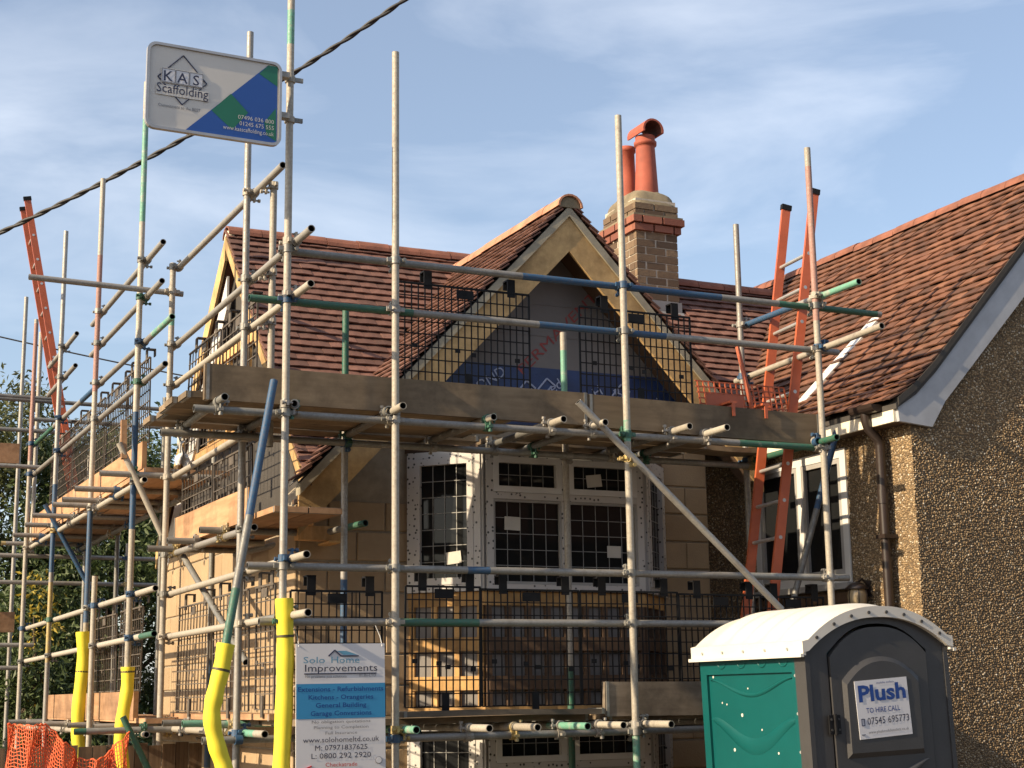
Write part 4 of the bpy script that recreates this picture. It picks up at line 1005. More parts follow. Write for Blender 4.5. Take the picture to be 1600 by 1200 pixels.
# left side
board((XI + .03, 10.22, 3.50), (XI + .03, 12.34, 3.515), (0, 0, 1), 'board_y_lit', 'sunlit orange toe board on edge along the middle left platform', 'toe board')
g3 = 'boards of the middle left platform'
for i in range(2): board((3.05 + i * .235, 9.75, 3.415), (3.05 + i * .235, 12.45, 3.415), (1, 0, 0), 'board_y_lit', 'plank in the middle left platform, ' + ['outer one by the toe board', 'inner one against the wall'][i], 'board', g3)
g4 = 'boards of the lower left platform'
for i in range(2): board((3.05 + i * .235, 9.8, 2.09), (3.05 + i * .235, 12.5, 2.09), (1, 0, 0), 'board_y_lit', 'plank in the lower left platform, ' + ['outer one by the mesh guards', 'inner one against the wall'][i], 'board', g4)
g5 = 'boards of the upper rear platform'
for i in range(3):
    board((2.80 + i * .232, 12.5, 4.03), (2.80 + i * .232, 15.4, 4.03), (1, 0, 0), 'board_y_lit', ['outer', 'middle', 'inner'][i] + ' plank in the near half of the upper rear platform', 'board', g5)
    board((2.80 + i * .232, 15.5, 4.03), (2.80 + i * .232, 18.4, 4.03), (1, 0, 0), 'board_y_lit', ['outer', 'middle', 'inner'][i] + ' plank in the far half of the upper rear platform', 'board', g5)
board((2.70, 12.6, 4.165), (2.70, 15.6, 4.165), (0, 0, 1), 'board_y_lit', 'sunlit toe board along the upper rear platform, near half', 'toe board')
board((2.70, 15.62, 4.165), (2.70, 18.4, 4.165), (0, 0, 1), 'board_y_lit', 'sunlit toe board along the upper rear platform, far half', 'toe board')
board((2.5, 12.44, 4.10), (2.5, 12.50, 4.42), (1, 0, 0), 'board_y_lit', 'short upright plank end at the front of the upper rear platform', 'board', None, .022)
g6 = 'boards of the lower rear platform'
for i in range(3): board((2.80 + i * .232, 12.2, 2.06), (2.80 + i * .232, 16.9, 2.06), (1, 0, 0), 'board_y_lit', ['outer', 'middle', 'inner'][i] + ' plank in the lower rear platform behind the left corner', 'board', g6)
board((2.70, 12.62, 2.17), (2.70, 14.55, 2.17), (0, 0, 1), 'board_y_lit', 'sunlit toe board on the lower rear platform beside the yellow sleeves', 'toe board')
board((2.70, 14.57, 2.17), (2.70, 17.0, 2.17), (0, 0, 1), 'board_y_lit', 'sunlit toe board on the lower rear platform above the orange netting', 'toe board')
board((0.9, 18.35, 5.0), (2.5, 18.35, 5.0), (0, 0, 1), 'board_y_lit', 'brown toe board at the far left edge by the trees, upper level', 'toe board')
board((0.9, 18.45, 3.10), (2.55, 18.45, 3.10), (0, 0, 1), 'board_y_lit', 'brown toe board at the far left edge by the trees, lower level', 'toe board')

# ------------------------------------------------------------------ mesh brick guards
def guard(c0, ud, wdt, z0, z1, k, label, lean=0.0, sp=0.048, vs_=0.082, group='mesh brick guards hung on the rails', plates=True):
    c0, ud = V(c0), V(ud).normalized(); n = V((ud.y, -ud.x, 0)); up_ = V((0, 0, 1)) + n * lean; up_.normalize()
    h_ = z1 - z0; base = V((c0.x, c0.y, z0))
    g = thing('brick_guard', label, 'mesh guard', base + ud * wdt / 2, group)
    mb = MB(); nc = int(round(wdt / sp)); nr = int(round(h_ / vs_)); r = .0036
    for i in range(nc + 1):
        p_ = base + ud * wdt * i / nc; mb.bar(p_, p_ + up_ * h_, r * (1.6 if i in (0, nc) else 1), k, ud)
    for i in range(nr + 1):
        p_ = base + up_ * h_ * i / nr + n * .006; mb.bar(p_, p_ + ud * wdt, r * (1.8 if i == nr else 1), k, (0, 0, 1))
    part('mesh_grid', mb, g, kind='stuff')
    if plates:
        for fr in (.22, .86):
            m_ = MB(); p_ = base + ud * wdt * fr + up_ * (h_ + .03)
            m_.ob(p_ + n * .004, ud * .028, n * .005, up_ * .058, k); m_.ob(p_ + up_ * .062 - n * .03, ud * .03, n * .035, up_ * .005, k); m_.ob(p_ - n * .062 + up_ * .035, ud * .03, n * .004, up_ * .03, k); part('hook', m_, g)
        m_ = MB(); m_.ob(base + ud * wdt * .50 + up_ * (h_ - .045) + n * .008, ud * .062, n * .004, up_ * .03, k); part('name_plate', m_, g)
        for fr, hr in ((.12, .38), (.44, .36), (.56, .33), (.9, .31)):
            m_ = MB(); m_.ob(base + ud * wdt * fr + up_ * (h_ * hr) + n * .008, ud * .018, n * .003, up_ * .014, k); part('clip', m_, g)
        m_ = MB(); m_.ob(base + ud * wdt * .52 + up_ * .02 + n * .02, ud * .024, n * .005, up_ * .07, k); part('foot_clip', m_, g)
    return g
YG = 9.335
guard((3.63, YG, 0), (1, 0, 0), .96, 4.22, 4.90, 'black_plastic', 'black mesh guard on the upper front rail, left of the gable centre')
guard((4.98, YG, 0), (1, 0, 0), .90, 4.22, 4.86, 'black_plastic', 'black mesh guard on the upper front rail, right of the gable centre')
for x0, wd, lb, zt3 in ((2.92, .60, 'behind the builder sign', 2.86), (3.68, .52, 'before the sunlit bay corner', 2.90), (4.22, .72, 'under the middle of the bay window', 2.89), (4.95, .76, 'by the pole right of centre', 2.89), (5.72, .68, 'above the grey toe board', 2.88), (6.38, .55, 'next to the orange ladder foot', 2.87)):
    guard((x0, YG + random.uniform(0, .03), 0), (1, 0, 0), wd, 2.14, zt3, 'black_plastic', 'black mesh guard on the lower front rail ' + lb, random.uniform(-.02, .02))
XG = 2.945
for y0, wd, z0, z1, lb in ((10.25, .9, 4.15, 4.92, 'on the upper left rail, nearer the corner'), (11.3, .95, 4.12, 4.95, 'on the upper left rail at the rear pole'), (10.3, 1.0, 3.50, 3.92, 'low over the middle left platform, near half'), (11.35, .92, 3.50, 3.93, 'low over the middle left platform, far half'),
        (9.72, .42, 2.14, 2.93, 'on the lower left rail by the green brace'), (10.3, .92, 2.13, 2.93, 'on the lower left rail against the sunlit wall'), (11.4, .92, 2.13, 2.92, 'on the lower left rail by the rear corner pole')):
    guard((XG, y0 + wd, 0), (0, -1, 0), wd, z0, z1, 'dusty_mesh', 'dusty mesh guard ' + lb, random.uniform(-.03, .02), .095, .095)
XG2 = 2.73
for i, (y0, wd, z0, z1, lb) in enumerate(((12.6, .9, 4.25, 4.98, 'upper rear rail, first behind the corner pole'), (13.55, .9, 4.25, 4.98, 'upper rear rail, second behind the corner pole'), (14.5, 1.6, 4.25, 4.98, 'upper rear rail, third behind the corner pole'), (16.2, 1.3, 4.25, 4.98, 'upper rear rail, next to the far ladder'),
        (12.65, .85, 2.2, 2.95, 'lower rear rail, right of the left yellow sleeve'), (13.6, 1.0, 2.2, 2.94, 'lower rear rail, behind the left yellow sleeve'))):
    guard((XG2, y0 + wd, 0), (0, -1, 0), wd, z0, z1, 'dusty_mesh', 'dusty mesh guard on the ' + lb, random.uniform(-.03, .02), .075, .09)

# ------------------------------------------------------------------ ladders
def ladder(name, label, s1a, s1b, s2a, s2b, fwd):
    s1a, s1b, s2a, s2b = V(s1a), V(s1b), V(s2a), V(s2b); base = (s1b + s2b) / 2
    l = thing('ladder', label, 'ladder', base); wv = (s2b - s1b).normalized()
    for a, b in ((s1a, s1b), (s2a, s2b)):
        m_ = MB(); d = (b - a).normalized(); n = d.cross(wv).normalized()
        m_.ob((a + b) / 2, (b - a) / 2, wv * .013, n * .036, 'orange_fibre'); st = part('stile', m_, l)
        m_ = MB(); m_.ob(a - d * .012, d * .022, wv * .020, n * .042, 'black_plastic'); part('end_cap', m_, st)
        m_ = MB(); m_.ob(b + d * .01, d * .02, wv * .020, n * .042, 'black_plastic'); part('foot', m_, st)
    ln_ = (s1a - s1b).length; k = int(ln_ / .28)
    for i in range(1, k):
        f_ = (i * .28 - .05) / ln_; a, b = s1b.lerp(s1a, f_), s2b.lerp(s2a, f_); m_ = MB(); m_.cyl(a - wv * .014, b + wv * .014, .0145, 'alu', 10); part('rung', m_, l)
    return l
def ext(a, b, z): a, b = V(a), V(b); d = (b - a) / (b.z - a.z); return b + d * (z - b.z)
na_, nb2 = P(1272, 302, 'Y', 9.52), P(1208, 945, 'Y', 9.52); fa, fb = P(1228, 327, 'Y', 9.92), P(1167, 945, 'Y', 9.92)
ladder('ladder', 'tall orange ladder leaning up through the deck beside the right house', na_, ext(na_, nb2, .06), fa, ext(fa, fb, .06), 1)
n0, n1, m0, m1 = P(43, 312, 'Y', 17.4), P(100, 655, 'Y', 17.4), P(37, 328, 'Y', 17.7), P(92, 655, 'Y', 17.7)
ladder('ladder', 'orange ladder standing on the rear platform at the far left', n0, ext(n0, n1, 4.08), m0, ext(m0, m1, 4.08), 1)
# orange ladder-hatch guard
gate = thing('hatch_guard', 'orange plastic mesh guard round the ladder opening on the upper deck', 'guard', (6.45, 9.42, 4.07))
mb = MB(); mb.bx(6.04, 6.36, 9.40, 9.41, 4.09, 4.33, 'orange_fibre'); part('plate', mb, gate)
mb = MB()
for i in range(17):
    xx = 6.06 + i * .048; mb.bar((xx, 9.47, 4.1), (xx + .02, 9.58, 4.46), .0045, 'orange_fibre', (0, 1, 0))
for i in range(9):
    f_ = i / 8; mb.bar((6.06, 9.47 + .11 * f_, 4.1 + .36 * f_), (6.85, 9.47 + .11 * f_, 4.1 + .36 * f_), .0045, 'orange_fibre')
part('mesh_grid', mb, gate, kind='stuff')
mb = MB(); mb.bar((6.50, 9.45, 4.1), (6.46, 9.6, 4.75), .012, 'orange_fibre'); part('strut', mb, gate)
for xx in (6.18, 6.46):
    mb = MB(); mb.bx(xx - .03, xx + .03, 9.262, 9.40, 4.245, 4.26, 'orange_fibre'); mb.bx(xx - .012, xx + .012, 9.262, 9.272, 4.15, 4.245, 'orange_fibre'); part('hook', mb, gate)

# ------------------------------------------------------------------ yellow foam sleeves
def sleeve(path, label, r=.050, tape=None):
    s_ = thing('foam_sleeve', label, 'foam sleeve', path[-1], 'yellow foam sleeves on the scaffold poles'); mb = MB()
    pts = [V(q) for q in path]; fine = []
    for i in range(len(pts) - 1):
        p0, p1, p2, p3 = pts[max(i - 1, 0)], pts[i], pts[i + 1], pts[min(i + 2, len(pts) - 1)]
        for k in range(8):
            t_ = k / 8; fine.append(0.5 * ((2 * p1) + (p2 - p0) * t_ + (2 * p0 - 5 * p1 + 4 * p2 - p3) * t_ ** 2 + (3 * p1 - p0 - 3 * p2 + p3) * t_ ** 3))
    fine.append(pts[-1]); L_ = len(fine)
    mb.sweep(fine, [r * (1 + .04 * math.sin(i * .8) + (.06 if i < 2 else 0)) for i in range(L_)], 'yellow_foam', 16); part('foam', mb, s_)
    for f_ in (tape or ()):
        i = int(f_ * (L_ - 2)); m_ = MB(); d = (fine[i + 1] - fine[i]).normalized(); m_.cyl(fine[i], fine[i] + d * .014, r * 1.05, 'tape', 16); part('tape', m_, s_)
sleeve([(2.835, 9.185, 2.80), (2.845, 9.18, 2.5), (2.845, 9.185, 2.2), (2.83, 9.18, 1.8), (2.82, 9.19, 1.4), (2.83, 9.2, .9), (2.83, 9.2, .36)], 'thick yellow foam sleeve on the tall corner pole left of the builder sign', .052, (.13,))
sleeve([P(x_, y_, 'Y', 8.5) for x_, y_ in ((353, 1006), (346, 1045), (336, 1085), (331, 1120), (338, 1162), (350, 1200), (357, 1245), (356, 1330), (352, 1450))], 'curved yellow foam sleeve on the slanted brace, second from the right', .047, (.14,))
sleeve([(2.60, 12.5, 2.47), (2.6, 12.5, 2.3), (2.57, 12.48, 2.1), (2.555, 12.47, 1.9), (2.60, 12.47, 1.6), (2.62, 12.48, 1.2), (2.6, 12.5, .5)], 'bent yellow foam sleeve rising out of the orange netting by the green tube', .050, (.06,))
sleeve([P(129, 987, 'Y', 14.3), P(130, 1035, 'Y', 14.3), P(124, 1090, 'Y', 14.3), P(121, 1140, 'Y', 14.3), P(125, 1190, 'Y', 14.3), P(126, 1260, 'Y', 14.3), P(124, 1330, 'Y', 14.3)], 'leftmost yellow foam sleeve, slim and upright', .056, (.22,))

# ------------------------------------------------------------------ signs
def rrect(c, r, u, w_, h_, rad_, n=5):
    pts = []
    for (sx, sy, a0) in ((1, 1, 0), (-1, 1, 90), (-1, -1, 180), (1, -1, 270)):
        for i in range(n + 1):
            a = rad(a0 + 90 * i / n); pts.append(c + r * (sx * (w_ / 2 - rad_) + rad_ * math.cos(a)) + u * (sy * (h_ / 2 - rad_) + rad_ * math.sin(a)))
    return pts
ks = thing('scaffold_sign', 'white, blue and green scaffolding company sign clamped high on the corner pole', 'sign', (2.33, 9.12, 5.65))
sr, su, sn = V((1, 0.03, 0.002)).normalized(), V((0, 0, 1)), V((0, -1, 0)); scn = V((2.318, 9.115, 5.922)); SW, SH = 0.845, 0.54
mb = MB(); mb.prism(rrect(scn, sr, su, SW, SH, .05), (0, .012, 0), 'sign_white'); kb = part('panel', mb, ks)
mb = MB(); o_r, i_r = rrect(scn, sr, su, SW + .022, SH + .022, .058), rrect(scn, sr, su, SW - .012, SH - .012, .046)
nn = len(o_r)
for i in range(nn):
    j = (i + 1) % nn; f0 = V((0, -.012, 0)); b0_ = V((0, .022, 0))
    mb.face([o_r[i] + f0, i_r[i] + f0, i_r[j] + f0, o_r[j] + f0], 'frame_metal'); mb.face([o_r[i] + f0, o_r[j] + f0, o_r[j] + b0_, o_r[i] + b0_], 'frame_metal'); mb.face([i_r[i] + f0, i_r[i] + b0_, i_r[j] + b0_, i_r[j] + f0], 'frame_metal'); mb.face([o_r[j] + b0_, i_r[j] + b0_, i_r[i] + b0_, o_r[i] + b0_], 'frame_metal')
part('frame', mb, ks)
sp_ = lambda a, b, e=0.003: scn + sr * ((a - .5) * SW) + su * ((.5 - b) * SH) + sn * e
def flat(name, poly, k, e=.003): 
    m_ = MB(); m_.face([sp_(a, b, e) for a, b in poly], k); return part(name, m_, kb)
flat('blue_field', [(.285, .985), (.98, .985), (.98, .03), (.905, .03)][::1], 'sign_blue')
flat('green_patch', [(.905, .03), (.98, .03), (.98, .28), (.835, .155)], 'sign_green', .0045)
flat('green_patch', [(.62, .46), (.755, .66), (.635, .90), (.475, .70)], 'sign_green', .0045)
flat('green_patch', [(.97, .55), (.975, .96), (.90, .90), (.88, .75)], 'sign_green', .0045)
dm = [(.255, .09), (.435, .39), (.255, .69), (.07, .39)]
m_ = MB()
for i in range(4): m_.bar(sp_(*dm[i]), sp_(*dm[(i + 1) % 4]), .0028, 'ink_navy', sn)
part('diamond_outline', m_, kb)
flat('letter_bar', [(.095, .275), (.405, .275), (.405, .455), (.095, .455)], 'sign_white', .0062)
for i, ch in enumerate('KAS'):
    a0 = .10 + i * .103; flat('letter_box', [(a0, .285), (a0, .445), (a0 + .095, .445), (a0 + .095, .285)], 'sign_pale', .0066)
    m_ = MB(); q = [sp_(a0, .285, .0066), sp_(a0 + .095, .285, .0066), sp_(a0 + .095, .445, .0066), sp_(a0, .445, .0066)]
    for k in range(4): m_.bar(q[k], q[(k + 1) % 4], .0016, 'ink_grey', sn)
    part('box_outline', m_, kb)
    text('lettering', ch, sp_(a0 + .0475, .432, .0072), sr, su, .066, 'ink_navy', kb, off=.005)
flat('letter_bar', [(.06, .49), (.45, .49), (.45, .605), (.06, .605)], 'sign_white', .0062)
text('lettering', 'Scaffolding', sp_(.255, .575, .0072), sr, su, .060, 'ink_navy', kb, width=.325)
text('lettering', 'Commitment to the BEST', sp_(.235, .745), sr, su, .020, 'ink_grey', kb, width=.265)
for i, (s_, wd) in enumerate((('07496 036 800', .235), ('01245 675 555', .225), ('www.kasscaffolding.co.uk', .33))):
    text('lettering', s_, sp_(.955 - wd / SW / 2, .755 + i * .075, .006), sr, su, .027, 'sign_white', kb, width=wd)
for zz in (6.135, 5.86):
    m_ = MB(); m_.ob((2.775, 9.15, zz), (.03, 0, 0), (0, .03, 0), (0, 0, .018), 'galv'); m_.cyl((2.83, 9.2, zz - .02), (2.83, 9.2, zz + .02), .034, 'cream', 12); m_.ob((2.885, 9.19, zz), (.028, 0, 0), (0, .008, 0), (0, 0, .014), 'dull'); part('clamp', m_, ks)

bs = thing('builder_sign', 'tall white and blue home improvements builder sign on the lower scaffold rail', 'sign', (3.18, 9.13, 1.35))
BW, BHt = .565, 1.0; bc = V((3.18, 9.12, 2.53 - BHt / 2)); br, bu = V((1, 0, .006)).normalized(), V((-.012, 0, 1)).normalized()
mb = MB(); mb.ob(bc, br * BW / 2, (0, .004, 0), bu * BHt / 2, 'sign_pale'); bpn = part('panel', mb, bs)
bp = lambda a, b, e=.0055: bc + br * ((a - .5) * BW) + bu * (BHt / 2 - b * .87) + sn * e
m_ = MB(); m_.face([bp(0.0, .51), bp(1, .51), bp(1, .273), bp(0, .273)], 'sign_cyan'); part('blue_band', m_, bpn)
def bt(s_, y, h_, wd, k, x=.5, off=0): text('lettering', s_, bp(x, y, .0065), br, bu, h_ * .9, k, bpn, width=wd, off=off)
bt('Solo', .133, .042, .135, 'ink_teal', .20); bt('Home', .133, .042, .18, 'ink_teal', .55)
bt('Improvements', .190, .046, .46, 'ink_navy', .505)
m_ = MB(); m_.bar(bp(.09, .205), bp(.90, .205), .003, 'ink_navy', sn); part('underline', m_, bpn)
m_ = MB()
for p_, q_ in (((.36, .085), (.43, .045)), ((.43, .045), (.50, .085)), ((.50, .085), (.70, .085))): m_.bar(bp(*p_), bp(*q_), .0035, 'ink_navy', sn)
part('roof_emblem', m_, bpn)
m_ = MB(); m_.face([bp(.46, .05), bp(.53, .078), bp(.69, .078), bp(.56, .05)], 'ink_teal'); part('roof_emblem', m_, bpn)
bt('No problems just solutions', .232, .017, .26, 'ink_grey', .33); bt('01.Bs-LTD', .228, .018, .11, 'ink_grey', .80)
for i, (s_, wd) in enumerate((('Extensions - Refurbishments', .54), ('Kitchens - Orangeries', .41), ('General Building', .32), ('Garage Conversions', .385))): bt(s_, .325 + i * .0545, .030, wd, 'ink_blue', .5, .006)
for i, (s_, wd) in enumerate((('No obligation quotations', .37), ('Planning to Completion', .345), ('Full Insurance', .20))): bt(s_, .540 + i * .038, .019, wd, 'ink_grey')
bt('www.solohomeltd.co.uk', .668, .033, .48, 'ink_navy'); bt('M: 07971837625', .722, .033, .33, 'ink_navy'); bt('L: 0800 292 2920', .776, .034, .375, 'ink_navy')
bt('Checkatrade', .832, .026, .20, 'ink_red', .5)
m_ = MB(); m_.cyl(bp(.92, .80, .006), bp(.92, .80, .008), .022, 'ink_grey', 16); m_.cyl(bp(.92, .80, .008), bp(.92, .80, .0095), .018, 'sign_pale', 16); part('round_emblem', m_, bpn)
m_ = MB(); m_.bar(bp(.06, .85), bp(.17, .825), .004, 'ink_red', sn); part('emblem', m_, bpn)
for (a, b) in ((.03, .02), (.97, .02)):
    m_ = MB(); p_ = bp(a, b, 0); m_.sweep([p_ + V((0, -.008, 0)), p_ + V((0, .03, .06)), p_ + V((0, .11, .13))], .003, 'alu', 5); part('tie', m_, bs)

# ------------------------------------------------------------------ portable toilet (door faces the road)
loo = thing('portable_toilet', 'green and grey portable toilet with a white domed roof', 'portable toilet', (5.555 + .53, 7.62 + .575, .405), zero=True)
loo.rotation_euler = (0, rad(-1.8), rad(0.5))
W2, D2, H_ = .53, .575, 2.07
mb = MB(); mb.bx(-W2 + .02, W2 - .02, -D2 + .03, D2 - .02, .02, H_ - .01, 'loo_green'); mb.bx(-W2 - .02, W2 + .02, -D2 - .02, D2 + .02, -.06, .03, 'loo_grey'); body = part('body', mb, loo)
def arch(x): return H_ + 0.205 * (1 - (abs(x) / W2) ** 2.3)
# green side panels with raised rim and pressed swoosh
for s_ in (-1, 1):
    m_ = MB(); x0 = s_ * (W2 - .02)
    for (y0, y1, z0, z1) in ((-D2 + .07, -D2 + .14, .03, H_ - .02), (D2 - .09, D2 - .02, .03, H_ - .02), (-D2 + .14, D2 - .09, H_ - .14, H_ - .02), (-D2 + .14, D2 - .09, .03, .14)):
        m_.bx(min(x0, x0 + s_ * .018), max(x0, x0 + s_ * .018), y0, y1, z0, z1, 'loo_green')
    sp2 = part('side_panel', m_, loo)
    m_ = MB()
    for (zc, amp, wd) in ((H_ - .17, .10, .014), (H_ - .42, .16, .05)):
        vs = []; K = 24
        for i in range(K + 1):
            f_ = i / K; yy = -D2 + .15 + (2 * D2 - .26) * f_; z_ = zc - amp * math.sin(PI * f_) ** 1.6; ww = wd * (math.sin(PI * f_) ** .6 * .8 + .2)
            vs += [V((x0 + s_ * .001, yy, z_ + ww)), V((x0 + s_ * .016, yy, z_)), V((x0 + s_ * .001, yy, z_ - ww))]
        m_.idx(vs, [(i * 3 + q, i * 3 + q + 1, i * 3 + q + 4, i * 3 + q + 3) if s_ < 0 else (i * 3 + q + 3, i * 3 + q + 4, i * 3 + q + 1, i * 3 + q) for i in range(K) for q in (0, 1)], 'loo_green', True)
    part('pressed_ridge', m_, sp2)
    for i in range(4):
        yy = -D2 + .22 + i * .22; m_ = MB()
        m_.sweep([V((x0 + s_ * .018, yy + .04 * math.cos(a), H_ - .075 + .028 * math.sin(a))) for a in [PI + PI * k / 8 for k in range(9)]], .006, 'loo_green', 6); part('vent_lip', m_, sp2)
    for i in range(9):
        m_ = MB(); m_.cyl((x0 + s_ * .018, -D2 + .105, .15 + i * .22), (x0 + s_ * .023, -D2 + .105, .15 + i * .22), .009, 'rivet', 8); part('rivet', m_, sp2)
# front frame
yf = -D2
m_ = MB()
zs = [(x_ / 10 * W2) for x_ in range(-10, 11)]
dw = .36
def dtop(x): return H_ - .06 + .165 * (1 - (abs(x) / dw) ** 2.4)
fr = []
for xa, xb in zip(zs, zs[1:]):
    lo_a = dtop(xa) + .02 if abs(xa) <= dw else .03; lo_b = dtop(xb) + .02 if abs(xb) <= dw else .03
    if abs((xa + xb) / 2) > dw + .01: lo_a = lo_b = .03
    else: lo_a, lo_b = (dtop(max(-dw, min(dw, xa))) + .02, dtop(max(-dw, min(dw, xb))) + .02)
    m_.hexa([(xa, yf, lo_a), (xb, yf, lo_b), (xb, yf + .06, lo_b), (xa, yf + .06, lo_a), (xa, yf, arch(xa) - .012), (xb, yf, arch(xb) - .012), (xb, yf + .06, arch(xb) - .012), (xa, yf + .06, arch(xa) - .012)], 'loo_grey')
m_.bx(-W2 - .004, -W2 + .028, yf - .006, yf + .10, .03, H_ - .005, 'loo_grey'); m_.bx(W2 - .028, W2 + .004, yf - .006, yf + .10, .03, H_ - .005, 'loo_grey')
part('front_frame', m_, loo)
# door with pressed panels
m_ = MB(); xs_ = [i / 12 * dw for i in range(-12, 13)]
m_.prism([(x_, yf - .012, dtop(x_)) for x_ in xs_][::-1] + [(-dw, yf - .012, .06), (dw, yf - .012, .06)], (0, .045, 0), 'loo_grey')
door = part('door', m_, loo)
iw = .285
def itop(x): return H_ - .20 + .13 * (1 - (abs(x) / iw) ** 2.2)
m_ = MB(); xi_ = [i / 12 * iw for i in range(-12, 13)]
o_p = [V((x_, yf - .012, itop(x_))) for x_ in xi_]; i_p = [V((x_ * .93, yf - .034, itop(x_) - .028)) for x_ in xi_]
bot = 1.42
ob_, ib_ = [V((iw, yf - .012, bot)), V((-iw, yf - .012, bot))], [V((iw * .93, yf - .034, bot + .03)), V((-iw * .93, yf - .034, bot + .03))]
oo, ii = o_p + ob_, i_p + ib_; k = len(oo)
m_.idx(oo + ii, [(i, k + i, k + (i + 1) % k, (i + 1) % k) for i in range(k)] + [tuple(range(2 * k - 1, k - 1, -1))], 'loo_grey')
part('pressed_panel', m_, door)
m_ = MB(); vs = []; K = 20
for i in range(K + 1):
    f_ = i / K; xx = -.30 + .60 * f_; z_ = 1.36 - .09 * math.sin(PI * f_) ** 1.3 + .03 * f_; ww = .05 * math.sin(PI * f_) ** .7 + .004
    vs += [V((xx, yf - .013, z_ + ww * .4)), V((xx, yf - .036, z_ - ww * .2)), V((xx, yf - .013, z_ - ww))]
m_.idx(vs, [(i * 3 + q, i * 3 + q + 1, i * 3 + q + 4, i * 3 + q + 3) for i in range(K) for q in (0, 1)], 'loo_grey', True)
part('pressed_ridge', m_, door)
m_ = MB(); m_.bx(-iw, iw, yf - .024, yf - .012, .3, 1.15, 'loo_grey'); part('pressed_panel', m_, door)
for zz in (1.62, .6):
    m_ = MB(); m_.bx(-dw - .045, -dw + .035, yf - .024, yf - .0125, zz - .055, zz + .055, 'black_plastic')
    m_.cyl((-dw - .004, yf - .026, zz - .06), (-dw - .004, yf - .026, zz + .06), .011, 'black_plastic', 8)
    for (a, b) in ((-.03, .03), (-.03, -.03), (.022, .03), (.022, -.03)): m_.cyl((-dw + a, yf - .028, zz + b), (-dw + a, yf - .022, zz + b), .007, 'loo_grey', 6)
    part('hinge', m_, door)
m_ = MB(); m_.bx(.27, .32, yf - .05, yf - .012, 1.05, 1.16, 'black_plastic'); m_.cyl((.295, yf - .05, 1.10), (.295, yf - .075, 1.10), .018, 'black_plastic', 10); part('latch', m_, door)
# sticker
tr_, tu_, tn_ = V((1, 0, .035)).normalized(), V((-.035, 0, 1)).normalized(), V((0, -1, 0)); tcn = V((-.015, yf - .036, 1.70))
m_ = MB(); m_.ob(tcn, tr_ * .195, (0, .0015, 0), tu_ * .168, 'sign_pale'); stk = part('sticker', m_, door)
tp = lambda a, b: tcn + tr_ * a + tu_ * b + tn_ * .0028
text('lettering', 'Plush', tp(0, .048), tr_, tu_, .090, 'ink_blue', stk, width=.35, off=.03)
text('lettering', 'mobile toilets', tp(.03, .142), tr_, tu_, .012, 'ink_blue', stk, width=.13)
text('lettering', 'TO HIRE CALL', tp(-.005, -.022), tr_, tu_, .030, 'ink_blue', stk, width=.25, off=.004)
text('lettering', '07545 695773', tp(.025, -.088), tr_, tu_, .040, 'ink_navy', stk, width=.31)
text('lettering', 'www.plushmobiletoilets.co.uk', tp(.02, -.140), tr_, tu_, .017, 'ink_grey', stk, width=.30)
m_ = MB()
for (a, b) in (((-.172, -.09), (-.172, -.052)), ((-.172, -.052), (-.152, -.052)), ((-.152, -.052), (-.152, -.09)), ((-.152, -.09), (-.172, -.09)), ((-.18, -.142), (-.155, -.142))): m_.bar(tp(*a), tp(*b), .0018, 'ink_navy', tn_)
part('phone_symbol', m_, stk)
# roof: arched shell with ribs, flange and bolts
m_ = MB(); K = 28; xs_ = [(-1 + 2 * i / K) * (W2 + .03) for i in range(K + 1)]
def rz(x): return arch(min(W2, abs(x)) * .97) + .022
ys_ = [yf - .035, yf - .03, yf + .02]; yk = []
for i in range(5):
    c_ = yf + .22 + i * .185; yk += [c_ - .055, c_ - .035, c_ + .035, c_ + .055]
ys_ += yk + [D2 + .03]
def rib(y): return .028 if any(abs(y - (yf + .22 + i * .185)) < .04 for i in range(5)) else 0
vs = [V((x_, y_, rz(x_) + (rib(y_) * (1 - (abs(x_) / (W2 + .03)) ** 6)))) for y_ in ys_ for x_ in xs_]
m_.idx(vs, [(j * (K + 1) + i, j * (K + 1) + i + 1, (j + 1) * (K + 1) + i + 1, (j + 1) * (K + 1) + i) for j in range(len(ys_) - 1) for i in range(K)], 'white_roof', True)
for i in range(K):      # front and rear flange
    a, b = xs_[i], xs_[i + 1]
    for y_, s_ in ((yf - .035, 1), (D2 + .03, -1)):
        q = [V((a, y_, rz(a))), V((b, y_, rz(b))), V((b, y_, rz(b) - .065)), V((a, y_, rz(a) - .065))]
        m_.face(q[::-s_] if s_ > 0 else q, 'white_roof')
        q2 = [V((a, y_, rz(a) - .065)), V((b, y_, rz(b) - .065)), V((b, y_ + s_ * .035, rz(b) - .065)), V((a, y_ + s_ * .035, rz(a) - .065))]; m_.face(q2, 'white_roof')
for s_ in (-1, 1):
    x0 = s_ * (W2 + .03); m_.bx(min(x0, x0 - s_ * .02), max(x0, x0 - s_ * .02), yf - .03, D2 + .028, H_ - .045, rz(x0) + .001, 'white_roof')
    m_.bx(min(x0, x0 + s_ * .022), max(x0, x0 + s_ * .022), yf - .035, D2 + .03, H_ - .055, H_ - .035, 'white_roof')
lroof = part('roof', m_, loo)
for i in range(8):
    x_ = -.46 + i * .1314; b = MB(); b.cyl((x_, yf - .042, rz(x_) - .035), (x_, yf - .034, rz(x_) - .035), .010, 'loo_grey', 8); part('bolt', b, lroof)
for i in range(5):
    y_ = -D2 + .12 + i * .23; b = MB(); b.cyl((-W2 - .037, y_, H_ - .005), (-W2 - .029, y_, H_ - .005), .009, 'rivet', 8); part('bolt', b, lroof)
